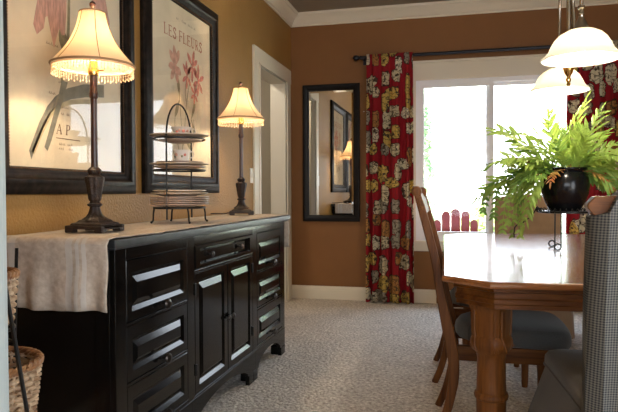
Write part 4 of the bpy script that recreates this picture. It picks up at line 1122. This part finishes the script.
# frond meshes: lobed blades along an arching midrib (built along +x, arching in z)
def frond_mesh(seed, ln, droop, lift, wd, mat, twist):
    rn = random.Random(seed); n = 11; mid = []
    for i in range(n + 1):
        t = i / n; x = ln * (t - .15 * t * t * abs(droop)); z = lift * ln * t - (droop + lift * .55) * ln * .62 * t ** 2.2
        mid.append(Vector((x, .035 * math.sin(t * 3.2 + twist * 1.7) * t, z)))
    mb = MB(); mb.tube(mid, [.0026 - .0018 * i / n for i in range(n + 1)], 5)
    for i in range(2, n + 1):
        t = i / n
        fwd_ = (mid[i] - mid[i - 1]).normalized(); side = Vector((0, 1, 0)); up = fwd_.cross(side).normalized()
        for sg in ((0,) if i == n else (1, -1)):
            if rn.random() < .08: continue
            L_ = wd * (.35 + 1.1 * math.sin(PI * min(1, t * .90 + .03)) ** .8) * rn.uniform(.65, 1.25)
            if sg == 0: dirv = fwd_; L_ = wd * 1.0
            else: dirv = (side * sg * .60 + fwd_ * .80 + up * rn.uniform(-.35, .25)).normalized()
            wv = (fwd_ - dirv * fwd_.dot(dirv)); wv = wv.normalized() if wv.length > .1 else side
            w_ = .0072 * (.65 + .7 * (1 - abs(t - .45))) * rn.uniform(.8, 1.25)
            nrm = dirv.cross(wv); p = mid[i]
            pts = []
            for q, hw in ((0, .9), (.25, 1.15), (.42, .8), (.6, 1.0), (.82, .5), (1, .03)):
                c = p + dirv * L_ * q + Vector((0, 0, -1)) * L_ * .16 * q * q
                pts += [c + wv * hw * w_ + nrm * .002, c - nrm * .0012, c - wv * hw * w_ + nrm * .002]
            mb.add(pts, [(3 * k, 3 * k + 1, 3 * k + 4, 3 * k + 3) for k in range(5)] + [(3 * k + 1, 3 * k + 2, 3 * k + 5, 3 * k + 4) for k in range(5)])
    return mb
protos = []
for i in range(9):
    mt = (M_leaf_a, M_leaf_a, M_leaf_b)[i % 3]
    protos.append((frond_mesh(20 + i, .27 + .03 * (i % 4), (.05, .55, .25, .8, .35)[i % 5], .45, .055 + .007 * (i % 3), mt, i), mt))
def add_frond(pi, az, tilt, sc, base_r=.05, z=.19, mat=None, roll=0):
    mb, mt = protos[pi]
    key = (pi, mat.name if mat else '')
    if key not in fcache:
        o = mb.build('frond', mat or mt, fern); fcache[key] = o.data
    else:
        o = bpy.data.objects.new('frond', fcache[key]); COL.objects.link(o); o.parent = fern
    o.rotation_euler = Euler((R(roll), -R(tilt), R(az)), 'XYZ'); o.scale = (sc, sc, sc)
    o.location = (base_r * math.cos(R(az)), base_r * math.sin(R(az)), z)
    return o
fcache = {}
rf = random.Random(11)
for k in range(30):      # crown, all around
    add_frond(rf.randrange(9), k * 137.5 + rf.uniform(-12, 12), (max if abs((k * 137.5 - 262 + 180) % 360 - 180) < 50 else min)(rf.choice((-30, -12, 5, 22, 40, 58)), 200 if abs((k * 137.5 - 262 + 180) % 360 - 180) >= 50 else 30) + rf.uniform(-8, 8), rf.uniform(.5, .95), rf.uniform(.02, .075), .19, None, rf.uniform(-50, 50))
for az, tl, sc in ((85, 70, 1.05), (95, 78, .85), (40, 66, 1.0), (300, 60, .85), (15, 58, 1.05), (150, 55, 1.0), (240, 66, .9), (330, 74, 1.0)): add_frond(rf.randrange(9), az, tl, sc, .04, .19, M_leaf_a, rf.uniform(-60, 60))
for k in range(14):      # long sprays towards the left, the lower ones drooping
    add_frond(rf.randrange(9), rf.uniform(160, 228), (-48, -36, -24, -12, 0, 12, 26)[k % 7] + rf.uniform(-6, 6), rf.uniform(.85, 1.2), .07, .20, M_leaf_a if k % 3 else M_leaf_b, rf.uniform(-50, 50))
for k in range(9):      # and to the right
    add_frond(rf.randrange(9), rf.uniform(-40, 35), (-30, -14, 2, 18, 34, 46)[k % 6] + rf.uniform(-6, 6), rf.uniform(.75, 1.0), .07, .20, M_leaf_a if k % 2 else M_leaf_b, rf.uniform(-50, 50))
for k in range(5): add_frond(rf.randrange(9), (150, 200, 250, 320, 20)[k], (-30, 10, -15, -20, 15)[k], .6, .07, .195, M_leaf_c, 10)
# trailing sprays: hang from the rim on the left down to the table
def trail(seed, pts, wd, mat):
    rn = random.Random(seed); mid = catmull(pts, 5); mb = MB(); mb.tube(mid, .0018, 5)
    for i in range(3, len(mid)):
        fw = (mid[i] - mid[i - 1]).normalized(); side = Vector((.85, .5, 0)).normalized(); 
        for sg in (1, -1):
            dv = (side * sg * .7 + fw * .55 + Vector((rn.uniform(-.2, .2), rn.uniform(-.3, .3), 0))).normalized(); L_ = wd * rn.uniform(.7, 1.2); wv = (fw - dv * fw.dot(dv)).normalized(); p = mid[i]; nr = dv.cross(wv); q = []
            for t, hw in ((0, .4), (.35, 1), (.7, .7), (1, .05)):
                c = p + dv * L_ * t; q += [c + wv * hw * .0085 + nr * .0015, c, c - wv * hw * .0085 + nr * .0015]
            mb.add(q, [(3 * k, 3 * k + 1, 3 * k + 4, 3 * k + 3) for k in range(3)] + [(3 * k + 1, 3 * k + 2, 3 * k + 5, 3 * k + 4) for k in range(3)])
    mb.build('trailing_frond', mat, fern)
for sd, ex, ez, ey in ((1, -.30, -.10, -.03), (2, -.25, -.125, .02), (3, -.34, -.03, .0), (4, -.28, -.06, -.08), (5, -.215, -.12, -.04), (6, -.39, .00, .03), (7, -.23, -.05, .06)):
    trail(sd, [(-.05, ey * .3, .20), (-.14, ey * .6, .235), (ex * .72, ey, .17), (ex * .93, ey, (ez + .17) / 2 + .03), (ex, ey, ez)], .036, M_leaf_a if sd % 3 else M_leaf_b)

# ------------------------------------------------------------------ two light chandelier over the table
ch = thing('pendant_light', 'two light pendant with alabaster glass bell shades above the dining table', 'pendant light', (.512, 3.0, 0))
co = (.512, 3.0, 0)
m = MB(); m.lathe([(.001, 1.540), (.006, 1.541), (.009, 1.549), (.006, 1.556), (.010, 1.562), (.012, 1.572), (.008, 1.580), (.010, 1.588), (.018, 1.600), (.024, 1.622), (.026, 1.640), (.016, 1.652), (.014, 1.66)], (.512, 3.0, 0), 18); m.build('bottom_finial', M_brass, ch, smooth=True, off=co)
m = MB(); m.lathe([(.013, 1.655), (.011, 1.70), (.011, 2.70)], (.512, 3.0, 0), 16); m.build('column', M_nickel, ch, smooth=True, off=co)
m = MB(); m.lathe([(.02, 2.70), (.06, 2.74), (.065, 2.785), (.001, 2.789)], (.512, 3.0, 0), 24); m.build('canopy', M_nickel, ch, smooth=True, off=co)
for ax, ay in ((.492, 2.61), (.535, 3.40)):
    dx, dy = ax - .512, ay - 3.0
    m = MB(); m.tube(catmull([(.512 + dx * .04 + .012, 3.0 + dy * .04, 1.655), (.512 + dx * .05 + .022, 3.0 + dy * .05, 1.78), (.512 + dx * .05 + .014, 3.0 + dy * .05, 1.95), (.512 + dx * .25, 3.0 + dy * .25, 2.10), (.512 + dx * .75, 3.0 + dy * .75, 2.14), (ax, ay, 2.02), (ax, ay, 1.79)], 6), .0075, 10)
    arm = m.build('arm', M_nickel, ch, smooth=True, off=co)
    m = MB(); m.lathe([(.001, 1.80), (.013, 1.796), (.015, 1.786), (.009, 1.780), (.010, 1.768), (.013, 1.760), (.010, 1.750), (.020, 1.728), (.030, 1.704), (.033, 1.694), (.030, 1.688)], (ax, ay, 0), 18); m.build('shade_holder', M_nickel, ch, smooth=True, off=co)
    prof = [(.150, 1.580), (.147, 1.588), (.134, 1.598), (.122, 1.612), (.112, 1.636), (.098, 1.660), (.078, 1.680), (.052, 1.694), (.028, 1.699)]
    m = MB(); m.lathe(prof, (ax, ay, 0), 48, cap=False, lobes=10, amp=.012); sh = m.build('glass_shade', M_frost, ch, smooth=True, off=co, solid=.004)
    m = MB(); m.lathe([(.008, 1.69), (.016, 1.672), (.027, 1.645), (.026, 1.625), (.014, 1.608), (.001, 1.604)], (ax, ay, 0), 16); m.build('bulb', M_bulb, ch, smooth=True, off=co)
    l = bpy.data.lights.new('pendant_bulb_light', 'POINT'); l.energy = 7; l.color = (1, .88, .70); l.shadow_soft_size = .025
    lo = bpy.data.objects.new('pendant_bulb_light', l); COL.objects.link(lo); lo.location = (ax, ay, 1.595)

# ------------------------------------------------------------------ wicker baskets on a dark stand, by the near end of the sideboard
BX, BY = -1.215, 1.30
bs = thing('basket_stand', 'dark metal folding stand holding two wicker baskets by the jamb', 'basket stand', (BX, BY, 0))
bo = (BX, BY, 0)
for sx, sy in ((1, -.085), (-.98, -.085), (-.22, .19)):
    m = MB(); m.tube([(BX + sx * .315, BY + sy, .003), (BX + sx * .195, BY + sy, .66), (BX + sx * .158, BY + sy, .855), (BX + sx * .150, BY + sy, .89)], .0050, 8); m.build('upright', M_iron, bs, smooth=True, off=bo)
for z, r, rx in ((.36, .140, .25), (.70, .088, .188)):
    m = MB(); m.tube([(BX + r * math.cos(2 * PI * k / 28), BY + r * math.sin(2 * PI * k / 28), z - .006) for k in range(28)], .005, 6, True)
    for sx, sy in ((1, -.085), (-.98, -.085), (-.22, .19)):
        q = Vector((sx * rx, sy)); p = q.normalized() * r; m.tube([(BX + p.x, BY + p.y, z - .006), (BX + q.x, BY + q.y, z - .006)], .004, 6)
    m.build('ring', M_iron, bs, smooth=True, off=bo)
def basket(r0_, r1_, h, loc, label):
    root = thing('wicker_basket', label, 'basket', loc, 0, 'wicker baskets on the dark stand')
    nst = 26; rows = int(h / .0165); m = MB()
    for j in range(rows):
        z = .006 + h * (j + .5) / rows; r = r0_ + (r1_ - r0_) * z / h
        pts = []
        for k in range(nst * 4):
            a = 2 * PI * k / (nst * 4); wob = .0052 * math.cos(nst * a / 1.0 * .5 * 2 + PI * (j % 2)); pts.append(((r + wob) * math.cos(a), (r + wob) * math.sin(a), z + .0015 * math.sin(3 * a + j)))
        m.tube(pts, .0068, 6, True)
    m.lathe([(.001, 0), (r0_ - .004, 0), (r0_ - .004, .008), (.001, .008)], seg=26)
    m.build('woven_body', M_wick, root, smooth=True)
    m = MB()
    for k in range(nst): a = 2 * PI * k / nst; m.tube([(r0_ * math.cos(a), r0_ * math.sin(a), .004), (r1_ * math.cos(a), r1_ * math.sin(a), h)], .0042, 6)
    m.build('stakes', M_wick, root, smooth=True)
    m = MB()
    for q in range(3):
        pts = []
        for k in range(90): a = 2 * PI * k / 90; t = 14 * a + q * 2.09; pts.append(((r1_ + .002 + .0065 * math.cos(t)) * math.cos(a), (r1_ + .002 + .0065 * math.cos(t)) * math.sin(a), h + .006 + .0065 * math.sin(t)))
        m.tube(pts, .0058, 6, True)
    m.build('braided_rim', M_wickr, root, smooth=True)
    return root
basket(.118, .147, .235, (BX, BY, .361), 'larger wicker basket on the lower shelf of the dark stand')
basket(.078, .092, .130, (BX, BY, .701), 'smaller wicker basket on the upper shelf of the dark stand')

# ------------------------------------------------------------------ outside
struct(MB().box(-14, D + .2, -.32, 16, 34, -.22).build('lawn', M_lawn))
struct(MB().box(-3, D + .2, -.22, 4, 9.2, -.10).build('patio', M_concrete))
ad = thing('adirondack_chair', 'red slatted garden chair on the patio outside the window', 'garden chair', (.005, 7.2, -.10))
za = .0
def slat_back(x, w, top, zb=.30):
    pts = [(x - w / 2, zb), (x + w / 2, zb)] + [(x + w / 2 * math.cos(R(t)), top - w / 2 + w / 2 * math.sin(R(t))) for t in range(0, 181, 20)]
    return pts
for x, w, tp in ((-.205, .085, .825), (-.108, .095, .925), (0, .105, .955), (.108, .095, .930), (.205, .085, .830)):
    m = MB(); vs = []; p = slat_back(x, w, tp); n = len(p)
    for th in (0, .02):
        for px, pz in p: vs.append((px, (pz - .30) * -.30 + th, pz))
    m.add(vs, [tuple(range(n))[::-1], tuple(range(n, 2 * n))] + [(i, (i + 1) % n, n + (i + 1) % n, n + i) for i in range(n)]); m.build('back_slat', M_red, ad)
m = MB(); m.box(-.28, -.165, .62, .28, -.140, .69); m.build('back_brace', M_red, ad)
for k in range(5): m = MB(); y = .06 + k * .105; m.box(-.27, y, .30 + k * .018, .27, y + .09, .318 + k * .018); m.build('seat_slat', M_red, ad)
for sx in (-1, 1):
    m = MB(); m.prism([(-.45, 0), (-.36, 0), (.58, .30), (.58, .395), (.48, .395)], 'x', sx * .262, sx * .284); m.build('side_rail', M_red, ad)
    m = MB(); m.box(sx * .286, .46, 0, sx * .31, .56, .56); m.build('front_leg', M_red, ad)
    m = MB(); m.box(sx * .25, -.20, .56, sx * .39, .60, .58); m.build('armrest', M_red, ad)
def tree(nm, label, cat, loc, h, r, n, seed, mat, cone=True, leaf=.16, trunk=.1):
    rn = random.Random(seed); root = thing(nm, label, cat, loc, 0, None); m = MB()
    for k in range(n):
        t = rn.random() ** .8; z = h * (.10 + .9 * t); rr = r * ((1 - t) ** .8 if cone else math.sin(PI * min(.97, .1 + t * .85)) ** .6) * rn.uniform(.35, 1); a = rn.uniform(0, 6.283)
        p = Vector((rr * math.cos(a), rr * math.sin(a), z)); e = Euler((rn.uniform(-.9, .9), rn.uniform(-.9, .9), a)); s = leaf * rn.uniform(.6, 1.3)
        M3 = e.to_matrix(); q = [p + M3 @ Vector(v) * s for v in ((-.6, 0, 0), (0, .45, .08), (.9, 0, -.1), (0, -.45, .08))]; m.add(q, [(0, 1, 2, 3)])
    m.build('foliage', mat, root); m = MB(); m.tube([(0, 0, 0), (0, 0, h * .5), (0, 0, h * .92)], [trunk, trunk * .6, trunk * .15], 8); m.build('trunk', M_trunk, root, smooth=True)
tree('fir_tree', 'tall pale fir tree beyond the window, left pane', 'tree', (-1.15, 18.5, -.22), 4.7, 1.15, 1500, 5, M_tree_a, True, .2)
tree('garden_shrub', 'low bright shrub beyond the red chair, right of the fir', 'shrub', (.75, 12.2, -.22), 1.0, .7, 900, 6, M_tree_b, False, .13, .04)
tree('garden_shrub', 'broad shrub at the foot of the fir tree, left pane', 'shrub', (-1.25, 15.2, -.22), 1.7, .95, 1000, 8, M_tree_a, False, .14, .04)
tree('leafy_tree', 'round leafy tree beyond the right pane behind the fern', 'tree', (5.0, 21, -.22), 4.6, 1.9, 1600, 9, M_tree_a, False, .22)

# ------------------------------------------------------------------ light
wd = bpy.data.worlds.new('sky'); S.world = wd; wd.use_nodes = True; nt = wd.node_tree; bg = nt.nodes['Background']
tc = nn(nt, 'ShaderNodeTexCoord'); sx = nn(nt, 'ShaderNodeSeparateXYZ'); nt.links.new(tc.outputs['Generated'], sx.inputs[0])
r = nn(nt, 'ShaderNodeValToRGB'); r.color_ramp.elements[0].position = .0; r.color_ramp.elements[0].color = (.93, .97, 1, 1); r.color_ramp.elements[1].position = .6; r.color_ramp.elements[1].color = (.62, .78, 1, 1)
nt.links.new(sx.outputs['Z'], r.inputs[0]); nt.links.new(r.outputs[0], bg.inputs[0]); bg.inputs[1].default_value = 4.0
sun = bpy.data.lights.new('sun', 'SUN'); sun.energy = 22; sun.angle = R(2); sun.color = (1, .95, .86)
so_ = bpy.data.objects.new('sun', sun); COL.objects.link(so_); so_.rotation_euler = Euler((R(38), 0, R(-14)), 'XYZ'); so_.location = (0, -4, 8)
def portal(loc, rot, sx_, sy_):
    l = bpy.data.lights.new('window_portal', 'AREA'); l.shape = 'RECTANGLE'; l.size = sx_; l.size_y = sy_; l.cycles.is_portal = True
    o = bpy.data.objects.new('window_portal', l); COL.objects.link(o); o.location = loc; o.rotation_euler = rot
portal(((WX0 + WX1) / 2, D + .17, (WZ0 + WZ1) / 2), (R(-90), 0, 0), WX1 - WX0, WZ1 - WZ0)
portal((RX + .15, (KY0 + KY1) / 2, (KZ0 + KZ1) / 2), (0, R(90), 0), KZ1 - KZ0, KY1 - KY0)
portal(((BX0 + BX1) / 2, YB - .15, (BZ0 + BZ1) / 2), (R(90), 0, 0), BX1 - BX0, BZ1 - BZ0)
l = bpy.data.lights.new('hall_fill_light', 'POINT'); l.energy = 20; l.color = (1, .9, .75); l.shadow_soft_size = .12  # added unseen point light with no fixture, brightens the hall past the doorway
o = bpy.data.objects.new('hall_fill_light', l); COL.objects.link(o); o.location = (-2.3, 4.4, 2.5)

S.view_settings.view_transform = 'Standard'; S.view_settings.look = 'None'; S.view_settings.gamma = 1; S.view_settings.use_curve_mapping = False
S.view_settings.exposure = 1.12
S.cycles.use_denoising = True
S.cycles.max_bounces = 10; S.cycles.diffuse_bounces = 5; S.cycles.glossy_bounces = 5; S.cycles.transmission_bounces = 6; S.cycles.transparent_max_bounces = 12
S.cycles.sample_clamp_indirect = 6; S.cycles.caustics_reflective = False; S.cycles.caustics_refractive = False
